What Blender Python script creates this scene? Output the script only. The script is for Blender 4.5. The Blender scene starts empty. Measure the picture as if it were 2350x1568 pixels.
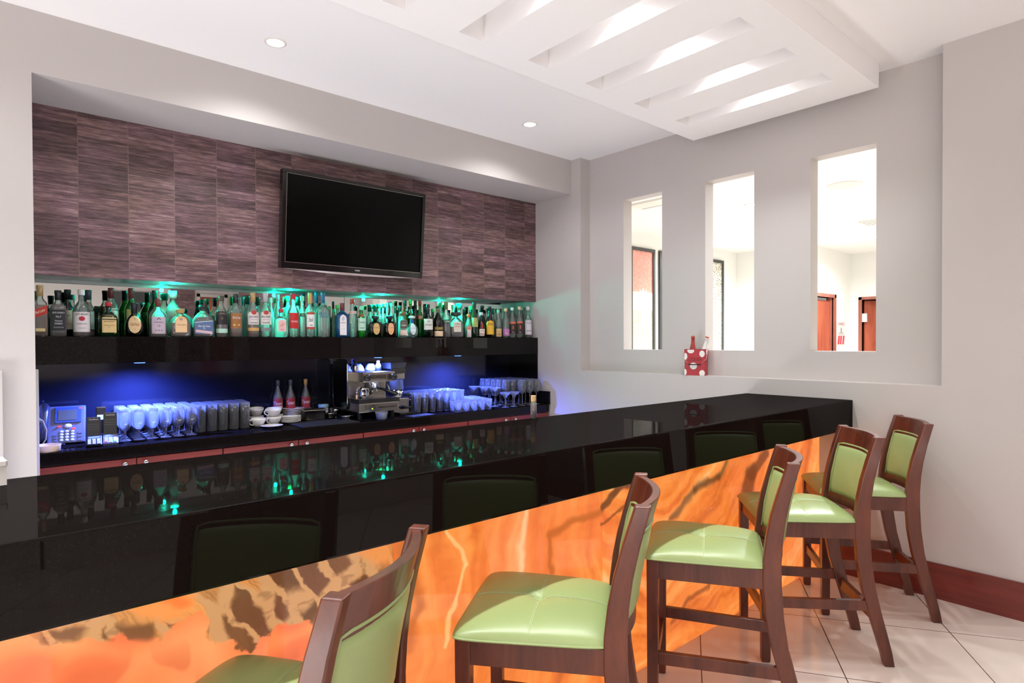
import bpy, bmesh, math, random
from mathutils import Vector, Matrix
PI = math.pi
SC = bpy.context.scene
COL = SC.collection
rnd = random.Random(7)

# ---------------------------------------------------------------- camera
YAW, PITCH, ROLL = 0.715669, -0.0124386, -0.0040109
fw = Vector((math.sin(YAW)*math.cos(PITCH), math.cos(YAW)*math.cos(PITCH), math.sin(PITCH)))
rt = Vector((math.cos(YAW), -math.sin(YAW), 0)); up = rt.cross(fw)
r2 = rt*math.cos(ROLL)+up*math.sin(ROLL); u2 = -rt*math.sin(ROLL)+up*math.cos(ROLL)
cam = bpy.data.cameras.new('camera'); camo = bpy.data.objects.new('camera', cam); COL.objects.link(camo)
camo.matrix_world = Matrix(((r2.x,u2.x,-fw.x,0),(r2.y,u2.y,-fw.y,0),(r2.z,u2.z,-fw.z,1.465),(0,0,0,1)))
cam.sensor_width = 36; cam.lens = 1391.454/2350*36; cam.shift_y = 18.7776/2350; cam.clip_start = .05; cam.clip_end = 60
SC.camera = camo
# ---------------------------------------------------------------- exposure, world
SC.view_settings.view_transform = 'Standard'; SC.view_settings.look = 'None'
SC.view_settings.gamma = 1; SC.view_settings.use_curve_mapping = False
SC.view_settings.exposure = 0.32
cy = SC.cycles
cy.max_bounces = 14; cy.diffuse_bounces = 5; cy.glossy_bounces = 5; cy.transmission_bounces = 10
cy.transparent_max_bounces = 40; cy.use_denoising = True; cy.sample_clamp_indirect = 6; cy.sample_clamp_direct = 0
cy.caustics_reflective = False; cy.caustics_refractive = False
w = bpy.data.worlds.new('world'); SC.world = w; w.use_nodes = True
w.node_tree.nodes['Background'].inputs[0].default_value = (.9,.85,.82,1); w.node_tree.nodes['Background'].inputs[1].default_value = .3

# ---------------------------------------------------------------- lamps of the room, and fill lamps added out of view
def lamp(kind, name, loc, power, col=(1,1,1), radius=.05, target=None, spot=2.4, blend=.5, size=None):
    l = bpy.data.lights.new(name, kind); l.energy = power; l.color = col
    if kind == 'AREA':
        l.shape = 'RECTANGLE'; l.size, l.size_y = size
    else: l.shadow_soft_size = radius
    if kind == 'SPOT': l.spot_size = spot; l.spot_blend = blend
    o = bpy.data.objects.new(name, l); COL.objects.link(o); o.location = loc
    if target: o.rotation_euler = (Vector(target)-Vector(loc)).to_track_quat('-Z','Y').to_euler()
    return o
WARM = (.955,.985,1)
SLOTX = [.40,.855,1.31+.078,1.843,2.305,2.765,3.22,3.672]
SLOTX = [3.672-.4575*i for i in range(11)]
DOWN = [(1.229,3.393),(3.152,3.408),(-.70,3.40),(-2.3,3.0)]
FILL_BACK = [(x,y) for y in (-.6,-2.5) for x in (-2.2,-.2,1.7,3.3)]  # unseen ceiling lamps added behind the camera as fill
ZCEIL = 3.126
P_SLOT, P_DOWN, P_BACK, P_NEXT, P_UP = 44, 19, 18, 205, 32
for i, x in enumerate(SLOTX): lamp('SPOT','slot_light',(x,1.87,3.10),P_SLOT,WARM,.03,(x,1.87,0),2.3,1)
for x, y in DOWN: lamp('SPOT','ceiling_spot',(x,y,3.10),P_DOWN,WARM,.04,(x,y,0),2.6,.6)
for x, y in FILL_BACK: lamp('SPOT','ceiling_spot',(x,y,3.10),P_BACK,WARM,.06,(x,y,0),2.75,.7)
NEXT_DOWN = [(7.06,3.67),(9.0,5.2),(8.95,3.55),(10.8,3.55),(5.6,2.0),(7.2,1.2),(10,1.8)]
for x, y in NEXT_DOWN: lamp('SPOT','lobby_beam',(x,y,3.10),P_NEXT,(.90,.97,1),.06,(x,y,0),2.8,.7)
GREEN_X = [.93,1.70,2.46,3.24]
BLUE_X = [.74,2.42,3.22]
for x in GREEN_X:
    lamp('POINT','green_glow',(x,4.45,1.835),4,(.0,1,.68),.012)
    lamp('SPOT','green_beam',(x,4.47,1.85),60,(.0,1,.64),.015,(x,4.46,1.5),2.1,.7)
for x, e in zip(BLUE_X, (280,50,210)): lamp('SPOT','blue_beam',(x,4.45,1.335),e,(.10,.17,1),.02,(x,4.46,.9),2.9,.8)
lamp('AREA','daylight_fill',(-3.1,-1.6,1.55),72,(.98,.99,1),target=(1,-1.3,3.0),size=(4.5,2.3))  # added area fill from the unseen left side, lifts ceiling and walls
for x, y, sx, sy, k in ((-.75,.2,.4,2.6,.8),(1.9,-2.2,3.2,.4,1.3),(-1.3,3.0,1.2,.4,1.0),(1.6,2.95,2.6,.3,.5)):  # upward fill lamps added out of view to brighten the ceiling
    l = lamp('AREA','added_uplight',(x,y,.34),P_UP*k,WARM,size=(sx,sy)); l.rotation_euler = (PI,0,0)

# ---------------------------------------------------------------- materials
def lin(c):
    return tuple(((v/255)/12.92 if v/255 <= .04045 else ((v/255+.055)/1.055)**2.4) for v in c)+(1,)
MATS = {}
def nt(name):
    m = bpy.data.materials.new(name); m.use_nodes = True; t = m.node_tree
    return m, t, t.nodes['Principled BSDF'], t.nodes, t.links
def setp(b, col=None, rough=None, metal=None, **k):
    if col is not None: b.inputs['Base Color'].default_value = col
    if rough is not None: b.inputs['Roughness'].default_value = rough
    if metal is not None: b.inputs['Metallic'].default_value = metal
    for n, v in k.items(): b.inputs[n.replace('_',' ')].default_value = v
def mat(name, rgb, rough=.5, metal=0, noise=.04, scale=20, bump=0, coat=0, emit=0, **k):
    """plain painted / moulded surface with slight procedural variation"""
    if name in MATS: return MATS[name]
    m, t, b, N, L = nt(name)
    c = lin(rgb); setp(b, c, rough, metal, **k)
    if coat: b.inputs['Coat Weight'].default_value = coat; b.inputs['Coat Roughness'].default_value = .05
    if emit: b.inputs['Emission Color'].default_value = c; b.inputs['Emission Strength'].default_value = emit
    if noise:
        tc = N.new('ShaderNodeTexCoord'); n = N.new('ShaderNodeTexNoise'); n.inputs['Scale'].default_value = scale; n.inputs['Detail'].default_value = 3
        L.new(tc.outputs['Object'], n.inputs['Vector'])
        r = N.new('ShaderNodeMapRange'); r.inputs['To Min'].default_value = 1-noise; r.inputs['To Max'].default_value = 1+noise
        L.new(n.outputs['Fac'], r.inputs['Value'])
        mx = N.new('ShaderNodeVectorMath'); mx.operation = 'SCALE'; mx.inputs[0].default_value = c[:3]
        L.new(r.outputs[0], mx.inputs['Scale']); L.new(mx.outputs[0], b.inputs['Base Color'])
        if bump:
            bp = N.new('ShaderNodeBump'); bp.inputs['Strength'].default_value = bump; bp.inputs['Distance'].default_value = .002
            L.new(n.outputs['Fac'], bp.inputs['Height']); L.new(bp.outputs[0], b.inputs['Normal'])
    MATS[name] = m; return m
def emis(name, rgb, s):
    if name in MATS: return MATS[name]
    m = bpy.data.materials.new(name); m.use_nodes = True; t = m.node_tree
    t.nodes.remove(t.nodes['Principled BSDF']); e = t.nodes.new('ShaderNodeEmission'); e.inputs[0].default_value = lin(rgb); e.inputs[1].default_value = s
    t.links.new(e.outputs[0], t.nodes['Material Output'].inputs[0]); MATS[name] = m; return m
def glass(name, rgb, scatter=.08, rough=.03, edge=.75, srgb=None):
    """thin bottle or tumbler glass: tinted see-through wall, bright rim reflections, a little pale scatter added to pick up lamp light"""
    if name in MATS: return MATS[name]
    m = bpy.data.materials.new(name); m.use_nodes = True; t = m.node_tree; N, L = t.nodes, t.links
    N.remove(N['Principled BSDF'])
    c = lin(rgb)
    lw = N.new('ShaderNodeLayerWeight'); lw.inputs['Blend'].default_value = .35
    mc = N.new('ShaderNodeMix'); mc.data_type = 'RGBA'; mc.inputs['A'].default_value = c; mc.inputs['B'].default_value = tuple(v*v*edge for v in c[:3])+(1,)
    L.new(lw.outputs['Facing'], mc.inputs['Factor'])
    tr = N.new('ShaderNodeBsdfTransparent'); L.new(mc.outputs['Result'], tr.inputs[0])
    gl = N.new('ShaderNodeBsdfGlossy'); gl.inputs['Roughness'].default_value = rough; gl.inputs[0].default_value = (1,1,1,1)
    tl = N.new('ShaderNodeBsdfTranslucent'); df = N.new('ShaderNodeBsdfDiffuse')
    sc_ = lin(srgb or (235,238,236)); tl.inputs[0].default_value = sc_; df.inputs[0].default_value = sc_
    ad = N.new('ShaderNodeMixShader'); ad.inputs[0].default_value = .5; L.new(tl.outputs[0], ad.inputs[1]); L.new(df.outputs[0], ad.inputs[2])
    m1 = N.new('ShaderNodeMixShader'); m1.inputs[0].default_value = scatter; L.new(tr.outputs[0], m1.inputs[1]); L.new(ad.outputs[0], m1.inputs[2])
    fr = N.new('ShaderNodeFresnel'); fr.inputs[0].default_value = 1.55
    m2 = N.new('ShaderNodeMixShader'); L.new(fr.outputs[0], m2.inputs[0]); L.new(m1.outputs[0], m2.inputs[1]); L.new(gl.outputs[0], m2.inputs[2])
    L.new(m2.outputs[0], N['Material Output'].inputs[0]); MATS[name] = m; return m
def tableware(name, rgb, scatter):
    m = bpy.data.materials.new(name); m.use_nodes = True; t = m.node_tree; N, L = t.nodes, t.links
    b = N['Principled BSDF']; setp(b, lin(rgb), .02); b.inputs['Transmission Weight'].default_value = 1; b.inputs['IOR'].default_value = 1.45
    tl = N.new('ShaderNodeBsdfTranslucent'); df = N.new('ShaderNodeBsdfDiffuse'); a = N.new('ShaderNodeMixShader'); a.inputs[0].default_value = .5
    L.new(tl.outputs[0], a.inputs[1]); L.new(df.outputs[0], a.inputs[2])
    mx = N.new('ShaderNodeMixShader'); mx.inputs[0].default_value = scatter; L.new(b.outputs[0], mx.inputs[1]); L.new(a.outputs[0], mx.inputs[2]); L.new(mx.outputs[0], N['Material Output'].inputs[0]); MATS[name] = m; return m
def stone_black(name, rgb, refl):
    m = bpy.data.materials.new(name); m.use_nodes = True; t = m.node_tree; N, L = t.nodes, t.links; N.remove(N['Principled BSDF'])
    tc = N.new('ShaderNodeTexCoord'); n = N.new('ShaderNodeTexNoise'); n.inputs['Scale'].default_value = 160; L.new(tc.outputs['Object'], n.inputs['Vector'])
    d = N.new('ShaderNodeBsdfDiffuse'); c = lin(rgb)
    r = N.new('ShaderNodeValToRGB'); r.color_ramp.elements[0].color = tuple(v*.7 for v in c[:3])+(1,); r.color_ramp.elements[1].color = tuple(v*1.4 for v in c[:3])+(1,); L.new(n.outputs['Fac'], r.inputs[0]); L.new(r.outputs[0], d.inputs[0])
    g = N.new('ShaderNodeBsdfGlossy'); g.inputs['Roughness'].default_value = .02
    lw = N.new('ShaderNodeLayerWeight'); lw.inputs['Blend'].default_value = .3
    mr = N.new('ShaderNodeMapRange'); mr.inputs['To Min'].default_value = refl*.55; mr.inputs['To Max'].default_value = refl*2.1; L.new(lw.outputs['Facing'], mr.inputs['Value'])
    mx = N.new('ShaderNodeMixShader'); L.new(mr.outputs[0], mx.inputs[0]); L.new(d.outputs[0], mx.inputs[1]); L.new(g.outputs[0], mx.inputs[2]); L.new(mx.outputs[0], N['Material Output'].inputs[0]); return m
def texchain(N, L, scale=(1,1,1), rot=(0,0,0)):
    tc = N.new('ShaderNodeTexCoord'); mp = N.new('ShaderNodeMapping'); mp.inputs['Scale'].default_value = scale; mp.inputs['Rotation'].default_value = rot
    L.new(tc.outputs['Object'], mp.inputs[0]); return mp.outputs[0]
def ramp(N, L, src, stops):
    r = N.new('ShaderNodeValToRGB'); e = r.color_ramp.elements
    while len(e) < len(stops): e.new(.5)
    for el, (p, c) in zip(e, stops): el.position = p; el.color = c if len(c) == 4 else lin(c)
    L.new(src, r.inputs[0]); return r.outputs[0]
def wood(name, dark, light, scale=(2,2,30), rough=.3, coat=.3):
    if name in MATS: return MATS[name]
    m, t, b, N, L = nt(name)
    v = texchain(N, L, scale)
    n = N.new('ShaderNodeTexNoise'); n.inputs['Scale'].default_value = 1.6; n.inputs['Detail'].default_value = 6; n.inputs['Roughness'].default_value = .65; n.inputs['Distortion'].default_value = .6
    L.new(v, n.inputs['Vector'])
    L.new(ramp(N, L, n.outputs['Fac'], [(.3,dark),(.7,light)]), b.inputs['Base Color'])
    setp(b, None, rough); b.inputs['Coat Weight'].default_value = coat; b.inputs['Coat Roughness'].default_value = .12
    MATS[name] = m; return m

M_wall = mat('wall_paint', (194,186,182), .6, noise=.012, scale=3)
M_ceil = mat('ceiling_paint', (247,243,242), .65, noise=.008, scale=3)
M_lobby = mat('lobby_paint', (238,238,234), .7, noise=.008, scale=3)
M_black = stone_black('black_granite', (17,13,12), .031)
M_splash = mat('polished_black_stone', (24,25,36), .08, noise=.2, scale=40, IOR=1.5)
M_soffit = mat('brushed_dark_metal', (110,112,110), .4, .2)
M_cab = wood('red_lacquered_wood', (96,28,24), (128,44,36), (.6,6,12), .3)
M_base = wood('mahogany_skirting', (92,30,26), (122,48,38), (1,.8,14), .35)
M_stoolwood = wood('brown_stained_wood', (60,21,11), (110,53,33), (9,9,1.5), .34, .15)
M_door = wood('lobby_door_wood', (150,70,48), (190,98,70), (4,4,.8), .45, .1)
M_doorframe = wood('lobby_frame_wood', (140,74,60), (180,110,92), (6,6,.8), .45, .1)
M_vinyl = mat('green_vinyl', (148,164,106), .34, noise=.03, scale=90, bump=.08, Specular_IOR_Level=.5)
M_thread = mat('pale_green_thread', (196,205,158), .6)
M_steel = mat('brushed_steel', (190,182,172), .28, 1, noise=.05, scale=50)
M_chrome = mat('chrome', (215,213,210), .08, 1, noise=0)
M_dsteel = mat('dark_steel', (95,92,90), .3, 1)
M_blackpl = mat('black_plastic', (18,18,20), .35)
M_gloss = mat('gloss_black_plastic', (8,8,9), .12, coat=.15)
M_screen = mat('tv_glass', (2,2,2), .2, noise=0, Specular_IOR_Level=.12)
M_rubber = mat('rubber_mat', (30,29,30), .8, bump=.4, scale=200)
M_white = mat('white_plastic', (228,222,216), .4)
M_china = mat('white_china', (236,232,228), .15, coat=.3)
M_cork = mat('cork', (214,172,120), .8, noise=.15, scale=90)
M_mirror = mat('mirror_silver', (218,222,220), .01, 1, noise=0)
M_frame = mat('picture_frame_grey', (60,60,60), .4)

def cladding():
    m, t, b, N, L = nt('stacked_slate_strips')
    tc = N.new('ShaderNodeTexCoord'); sp = N.new('ShaderNodeSeparateXYZ'); L.new(tc.outputs['Object'], sp.inputs[0])
    def M(op, a, bb=None, clamp=False):
        n = N.new('ShaderNodeMath'); n.operation = op; n.use_clamp = clamp
        for i, v in enumerate((a, bb)):
            if v is None: continue
            if isinstance(v, (int, float)): n.inputs[i].default_value = v
            else: L.new(v, n.inputs[i])
        return n.outputs[0]
    X, Z = sp.outputs['X'], sp.outputs['Z']
    u = M('DIVIDE', M('SUBTRACT', X, .1695), .2505); cu = M('FLOOR', u); fu = M('FRACT', u)
    v = M('DIVIDE', Z, .0595); cv = M('FLOOR', v); fv = M('FRACT', v)
    cb = N.new('ShaderNodeCombineXYZ'); L.new(cu, cb.inputs[0]); L.new(cv, cb.inputs[1])
    wn = N.new('ShaderNodeTexWhiteNoise'); wn.noise_dimensions = '3D'; L.new(cb.outputs[0], wn.inputs['Vector'])
    # fine sub strips
    v2 = M('MULTIPLY', Z, 118); cv2 = M('FLOOR', v2); cb2 = N.new('ShaderNodeCombineXYZ'); L.new(cu, cb2.inputs[0]); L.new(cv2, cb2.inputs[1])
    w2 = N.new('ShaderNodeTexWhiteNoise'); L.new(cb2.outputs[0], w2.inputs['Vector'])
    # streaky staining along X, shifted per tile
    off = N.new('ShaderNodeVectorMath'); off.operation = 'SCALE'; L.new(wn.outputs['Color'], off.inputs[0]); off.inputs['Scale'].default_value = 7
    mp = N.new('ShaderNodeMapping'); mp.inputs['Scale'].default_value = (9,1,75); L.new(tc.outputs['Object'], mp.inputs[0])
    va = N.new('ShaderNodeVectorMath'); va.operation = 'ADD'; L.new(mp.outputs[0], va.inputs[0]); L.new(off.outputs[0], va.inputs[1])
    n1 = N.new('ShaderNodeTexNoise'); n1.inputs['Scale'].default_value = 1; n1.inputs['Detail'].default_value = 6; n1.inputs['Roughness'].default_value = .7; L.new(va.outputs[0], n1.inputs['Vector'])
    n2 = N.new('ShaderNodeTexNoise'); n2.inputs['Scale'].default_value = 3.2; n2.inputs['Detail'].default_value = 2; L.new(tc.outputs['Object'], n2.inputs['Vector'])
    f = M('ADD', M('MULTIPLY', n1.outputs['Fac'], 1.15), M('MULTIPLY', wn.outputs['Value'], .22))
    f = M('ADD', f, M('MULTIPLY', w2.outputs['Value'], .10)); f = M('ADD', f, M('MULTIPLY', n2.outputs['Fac'], .25))
    f = M('SUBTRACT', f, .38, True)
    col = ramp(N, L, f, [(.10,(46,32,34)),(.34,(84,66,70)),(.55,(122,98,102)),(.72,(156,132,132)),(.95,(200,178,170))])
    # warm / mauve hue drift
    hm = N.new('ShaderNodeMix'); hm.data_type = 'RGBA'; hm.blend_type = 'MULTIPLY'; hm.inputs['Factor'].default_value = .55
    L.new(col, hm.inputs['A']); L.new(ramp(N, L, n2.outputs['Fac'], [(.38,(255,232,205)),(.6,(250,222,232))]), hm.inputs['B'])
    # pale ridges, three strips to a tile
    g3 = M('FRACT', M('MULTIPLY', v, 3)); rid = M('LESS_THAN', g3, .16)
    hr = N.new('ShaderNodeMix'); hr.data_type = 'RGBA'; hr.blend_type = 'MULTIPLY'; L.new(M('MULTIPLY', rid, .55), hr.inputs['Factor']); L.new(hm.outputs['Result'], hr.inputs['A']); hr.inputs['B'].default_value = (1.75,1.7,1.7,1); hm = hr
    # joints
    ju = M('LESS_THAN', M('ABSOLUTE', M('SUBTRACT', fu, .5)), .4915)
    jv = M('LESS_THAN', M('ABSOLUTE', M('SUBTRACT', fv, .5)), .478)
    jm = N.new('ShaderNodeMix'); jm.data_type = 'RGBA'; jm.inputs['A'].default_value = lin((128,104,98)); L.new(hm.outputs['Result'], jm.inputs['B']); L.new(ju, jm.inputs['Factor'])
    jm2 = N.new('ShaderNodeMix'); jm2.data_type = 'RGBA'; jm2.blend_type = 'MULTIPLY'; jm2.inputs['Factor'].default_value = 1
    L.new(jm.outputs['Result'], jm2.inputs['A']); L.new(ramp(N, L, jv, [(0,(150,140,140)),(1,(255,255,255))]), jm2.inputs['B'])
    L.new(jm2.outputs['Result'], b.inputs['Base Color'])
    L.new(M('ADD', M('MULTIPLY', n1.outputs['Fac'], .3), .28), b.inputs['Roughness'])
    bp = N.new('ShaderNodeBump'); bp.inputs['Strength'].default_value = .5; bp.inputs['Distance'].default_value = .003; L.new(M('ADD', f, M('MULTIPLY', jv, .6)), bp.inputs['Height']); L.new(bp.outputs[0], b.inputs['Normal'])
    return m
M_clad = cladding()

def floor_mat():
    m, t, b, N, L = nt('glossy_beige_floor_tiles')
    tc = N.new('ShaderNodeTexCoord')
    def dot(v, off):
        d = N.new('ShaderNodeVectorMath'); d.operation = 'DOT_PRODUCT'; d.inputs[1].default_value = v; L.new(tc.outputs['Object'], d.inputs[0])
        a = N.new('ShaderNodeMath'); a.operation = 'SUBTRACT'; a.inputs[1].default_value = off; L.new(d.outputs['Value'], a.inputs[0])
        q = N.new('ShaderNodeMath'); q.operation = 'DIVIDE'; q.inputs[1].default_value = .601; L.new(a.outputs[0], q.inputs[0])
        f = N.new('ShaderNodeMath'); f.operation = 'FRACT'; L.new(q.outputs[0], f.inputs[0])
        s = N.new('ShaderNodeMath'); s.operation = 'SUBTRACT'; s.inputs[1].default_value = .5; L.new(f.outputs[0], s.inputs[0])
        ab = N.new('ShaderNodeMath'); ab.operation = 'ABSOLUTE'; L.new(s.outputs[0], ab.inputs[0])
        g = N.new('ShaderNodeMath'); g.operation = 'GREATER_THAN'; g.inputs[1].default_value = .4962; L.new(ab.outputs[0], g.inputs[0]); return g.outputs[0]
    g1 = dot((-.5402,.8415,0), -1.254); g2 = dot((.8415,.5402,0), 3.515)
    mx = N.new('ShaderNodeMath'); mx.operation = 'MAXIMUM'; L.new(g1, mx.inputs[0]); L.new(g2, mx.inputs[1])
    n = N.new('ShaderNodeTexNoise'); n.inputs['Scale'].default_value = 2.5; n.inputs['Detail'].default_value = 4; L.new(tc.outputs['Object'], n.inputs['Vector'])
    base = ramp(N, L, n.outputs['Fac'], [(.3,(214,200,190)),(.7,(226,213,203))])
    c = N.new('ShaderNodeMix'); c.data_type = 'RGBA'; L.new(mx.outputs[0], c.inputs['Factor']); L.new(base, c.inputs['A']); c.inputs['B'].default_value = lin((70,50,44))
    L.new(c.outputs['Result'], b.inputs['Base Color']); setp(b, None, .09); return m
M_floor = floor_mat()

def onyx_mat():
    """backlit translucent onyx slabs, veins given as strokes on the stone (x along the bar, z up)"""
    m = bpy.data.materials.new('backlit_onyx'); m.use_nodes = True; t = m.node_tree; N, L = t.nodes, t.links
    b = N['Principled BSDF']
    tc = N.new('ShaderNodeTexCoord'); nw = N.new('ShaderNodeTexNoise'); nw.inputs['Scale'].default_value = 3.2; nw.inputs['Detail'].default_value = 4
    L.new(tc.outputs['Object'], nw.inputs['Vector'])
    s = N.new('ShaderNodeVectorMath'); s.operation = 'SUBTRACT'; s.inputs[1].default_value = (.5,.5,.5); L.new(nw.outputs['Color'], s.inputs[0])
    s2 = N.new('ShaderNodeVectorMath'); s2.operation = 'SCALE'; s2.inputs['Scale'].default_value = .22; L.new(s.outputs[0], s2.inputs[0])
    P = N.new('ShaderNodeVectorMath'); P.operation = 'ADD'; L.new(tc.outputs['Object'], P.inputs[0]); L.new(s2.outputs[0], P.inputs[1])
    sp = N.new('ShaderNodeSeparateXYZ'); L.new(P.outputs[0], sp.inputs[0]); X, Z = sp.outputs['X'], sp.outputs['Z']
    so = N.new('ShaderNodeSeparateXYZ'); L.new(tc.outputs['Object'], so.inputs[0]); X0, Z0 = so.outputs['X'], so.outputs['Z']
    def M(op, a, bb=None, cc=None, clamp=False):
        n = N.new('ShaderNodeMath'); n.operation = op; n.use_clamp = clamp
        for i, v in enumerate((a, bb, cc)):
            if v is None: continue
            if isinstance(v, (int, float)): n.inputs[i].default_value = v
            else: L.new(v, n.inputs[i])
        return n.outputs[0]
    def sm(x, a, bb):   # smoothstep
        n = N.new('ShaderNodeMapRange'); n.interpolation_type = 'SMOOTHSTEP'; n.inputs['From Min'].default_value = a; n.inputs['From Max'].default_value = bb; L.new(x, n.inputs['Value']); return n.outputs[0]
    def mixc(f, A, B):
        n = N.new('ShaderNodeMix'); n.data_type = 'RGBA'
        if isinstance(f, (int, float)): n.inputs['Factor'].default_value = f
        else: L.new(f, n.inputs['Factor'])
        for k, v in (('A', A), ('B', B)):
            if isinstance(v, tuple): n.inputs[k].default_value = lin(v) if len(v) == 3 else v
            else: L.new(v, n.inputs[k])
        return n.outputs['Result']
    def stroke(x1, z1, x2, z2, wd, soft=.5):
        dx, dz = x2-x1, z2-z1; l2 = dx*dx+dz*dz
        px, pz = M('SUBTRACT', X, x1), M('SUBTRACT', Z, z1)
        tt = M('DIVIDE', M('ADD', M('MULTIPLY', px, dx), M('MULTIPLY', pz, dz)), l2, None, True)
        ex, ez = M('SUBTRACT', px, M('MULTIPLY', tt, dx)), M('SUBTRACT', pz, M('MULTIPLY', tt, dz))
        d = M('SQRT', M('ADD', M('MULTIPLY', ex, ex), M('MULTIPLY', ez, ez)))
        n = N.new('ShaderNodeMapRange'); n.interpolation_type = 'SMOOTHSTEP'; n.inputs['From Min'].default_value = wd; n.inputs['From Max'].default_value = wd*(1-soft)
        L.new(d, n.inputs['Value']); return n.outputs[0]
    fine = N.new('ShaderNodeTexNoise'); fine.inputs['Scale'].default_value = 22; fine.inputs['Detail'].default_value = 5; L.new(P.outputs[0], fine.inputs['Vector'])
    big = N.new('ShaderNodeTexNoise'); big.inputs['Scale'].default_value = 2.2; big.inputs['Detail'].default_value = 3; L.new(P.outputs[0], big.inputs['Vector'])
    # flowing bands: vertical near x 1..1.9, arcs further right
    vb = N.new('ShaderNodeTexNoise'); vb.inputs['Scale'].default_value = 1; vb.inputs['Detail'].default_value = 4
    mp = N.new('ShaderNodeMapping'); mp.inputs['Scale'].default_value = (11,1,1.1); L.new(P.outputs[0], mp.inputs[0]); L.new(mp.outputs[0], vb.inputs['Vector'])
    rx, rz = M('SUBTRACT', X, 2.35), M('SUBTRACT', Z, 1.05)
    rad = M('SQRT', M('ADD', M('MULTIPLY', rx, rx), M('MULTIPLY', M('MULTIPLY', rz, rz), 1.9)))
    ab = N.new('ShaderNodeTexNoise'); ab.noise_dimensions = '2D'; ab.inputs['Scale'].default_value = 1; ab.inputs['Detail'].default_value = 4
    cb = N.new('ShaderNodeCombineXYZ'); L.new(M('MULTIPLY', rad, 9), cb.inputs[0]); L.new(M('MULTIPLY', X, .9), cb.inputs[1]); L.new(cb.outputs[0], ab.inputs['Vector'])
    right = sm(X0, 1.93, 1.935)
    band = N.new('ShaderNodeMix'); band.data_type = 'FLOAT'; L.new(right, band.inputs['Factor']); L.new(vb.outputs['Fac'], band.inputs['A']); L.new(ab.outputs['Fac'], band.inputs['B'])
    bv = M('ADD', M('MULTIPLY', band.outputs['Result'], .8), M('MULTIPLY', fine.outputs['Fac'], .2))
    col = ramp(N, L, bv, [(.3,(205,105,48)),(.42,(236,130,56)),(.52,(248,150,72)),(.62,(252,168,92)),(.74,(255,196,132))])
    col = mixc(M('MULTIPLY', sm(big.outputs['Fac'], .45, .7), .35), col, (250,128,84))
    # left slab: peach field with lobes below, brown angular blades with cream veins above
    left = M('SUBTRACT', 1, sm(X0, .945, .95))
    vor = N.new('ShaderNodeTexVoronoi'); vor.feature = 'SMOOTH_F1'; vor.inputs['Scale'].default_value = 6.5; vor.inputs['Smoothness'].default_value = .25
    mv = N.new('ShaderNodeMapping'); mv.inputs['Scale'].default_value = (1,1,1.3); L.new(tc.outputs['Object'], mv.inputs[0]); L.new(mv.outputs[0], vor.inputs['Vector'])
    peach = ramp(N, L, vor.outputs['Distance'], [(.15,(228,92,60)),(.42,(246,120,78)),(.55,(255,150,96)),(.8,(255,176,118))])
    peach = mixc(M('MULTIPLY', sm(big.outputs['Fac'], .4, .65), .6), peach, (250,132,80))
    nf = N.new('ShaderNodeTexNoise'); nf.inputs['Scale'].default_value = 9; nf.inputs['Detail'].default_value = 5; L.new(tc.outputs['Object'], nf.inputs['Vector'])
    f1 = N.new('ShaderNodeVectorMath'); f1.operation = 'SCALE'; f1.inputs['Scale'].default_value = .10; L.new(nf.outputs['Color'], f1.inputs[0])
    f2 = N.new('ShaderNodeVectorMath'); f2.operation = 'ADD'; L.new(tc.outputs['Object'], f2.inputs[0]); L.new(f1.outputs[0], f2.inputs[1])
    mr = N.new('ShaderNodeMapping'); mr.inputs['Rotation'].default_value = (0,-.98,0); L.new(f2.outputs[0], mr.inputs[0])
    mb = N.new('ShaderNodeMapping'); mb.inputs['Scale'].default_value = (4.6,1,17); L.new(mr.outputs[0], mb.inputs[0])
    ve = N.new('ShaderNodeTexVoronoi'); ve.feature = 'DISTANCE_TO_EDGE'; ve.inputs['Scale'].default_value = 1; L.new(mb.outputs[0], ve.inputs['Vector'])
    vc = N.new('ShaderNodeTexVoronoi'); vc.feature = 'F1'; vc.inputs['Scale'].default_value = 1; L.new(mb.outputs[0], vc.inputs['Vector'])
    sepc = N.new('ShaderNodeSeparateColor'); L.new(vc.outputs['Color'], sepc.inputs[0])
    ms = N.new('ShaderNodeMapping'); ms.inputs['Scale'].default_value = (10,1,150); L.new(mr.outputs[0], ms.inputs[0])
    st = N.new('ShaderNodeTexNoise'); st.inputs['Scale'].default_value = 1; st.inputs['Detail'].default_value = 3; L.new(ms.outputs[0], st.inputs['Vector'])
    cell = ramp(N, L, sepc.outputs[0], [(.0,(46,24,18)),(.30,(80,42,32)),(.52,(104,60,52)),(.66,(116,76,48)),(.69,(214,150,92)),(.85,(236,160,90)),(1,(240,190,140))])
    cell = mixc(M('MULTIPLY', sm(st.outputs['Fac'], .45, .65), .35), cell, (60,34,26))
    blade = mixc(sm(ve.outputs['Distance'], .16, .07), cell, (208,160,114))
    blade = mixc(M('MULTIPLY', sm(fine.outputs['Fac'], .56, .66), .45), blade, (96,60,44))
    edge = M('ADD', .655, M('MULTIPLY', M('ABSOLUTE', M('SUBTRACT', X0, .72)), .22))
    up_ = sm(M('ADD', M('SUBTRACT', Z, edge), M('MULTIPLY', M('SUBTRACT', nf.outputs['Fac'], .5), .22)), -.006, .006)
    lc = mixc(M('MULTIPLY', up_, sm(X0, .02, .14)), peach, blade)
    lc = mixc(M('MULTIPLY', stroke(.27,.88,.33,.80,.07,.5), .9), lc, (248,156,84))
    lc = mixc(M('MULTIPLY', stroke(.31,.86,.36,.79,.03,.9), .9), lc, (255,122,50))
    lc = mixc(M('MULTIPLY', stroke(.80,.92,.95,.80,.05,.7), .8), lc, (240,150,80))
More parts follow.
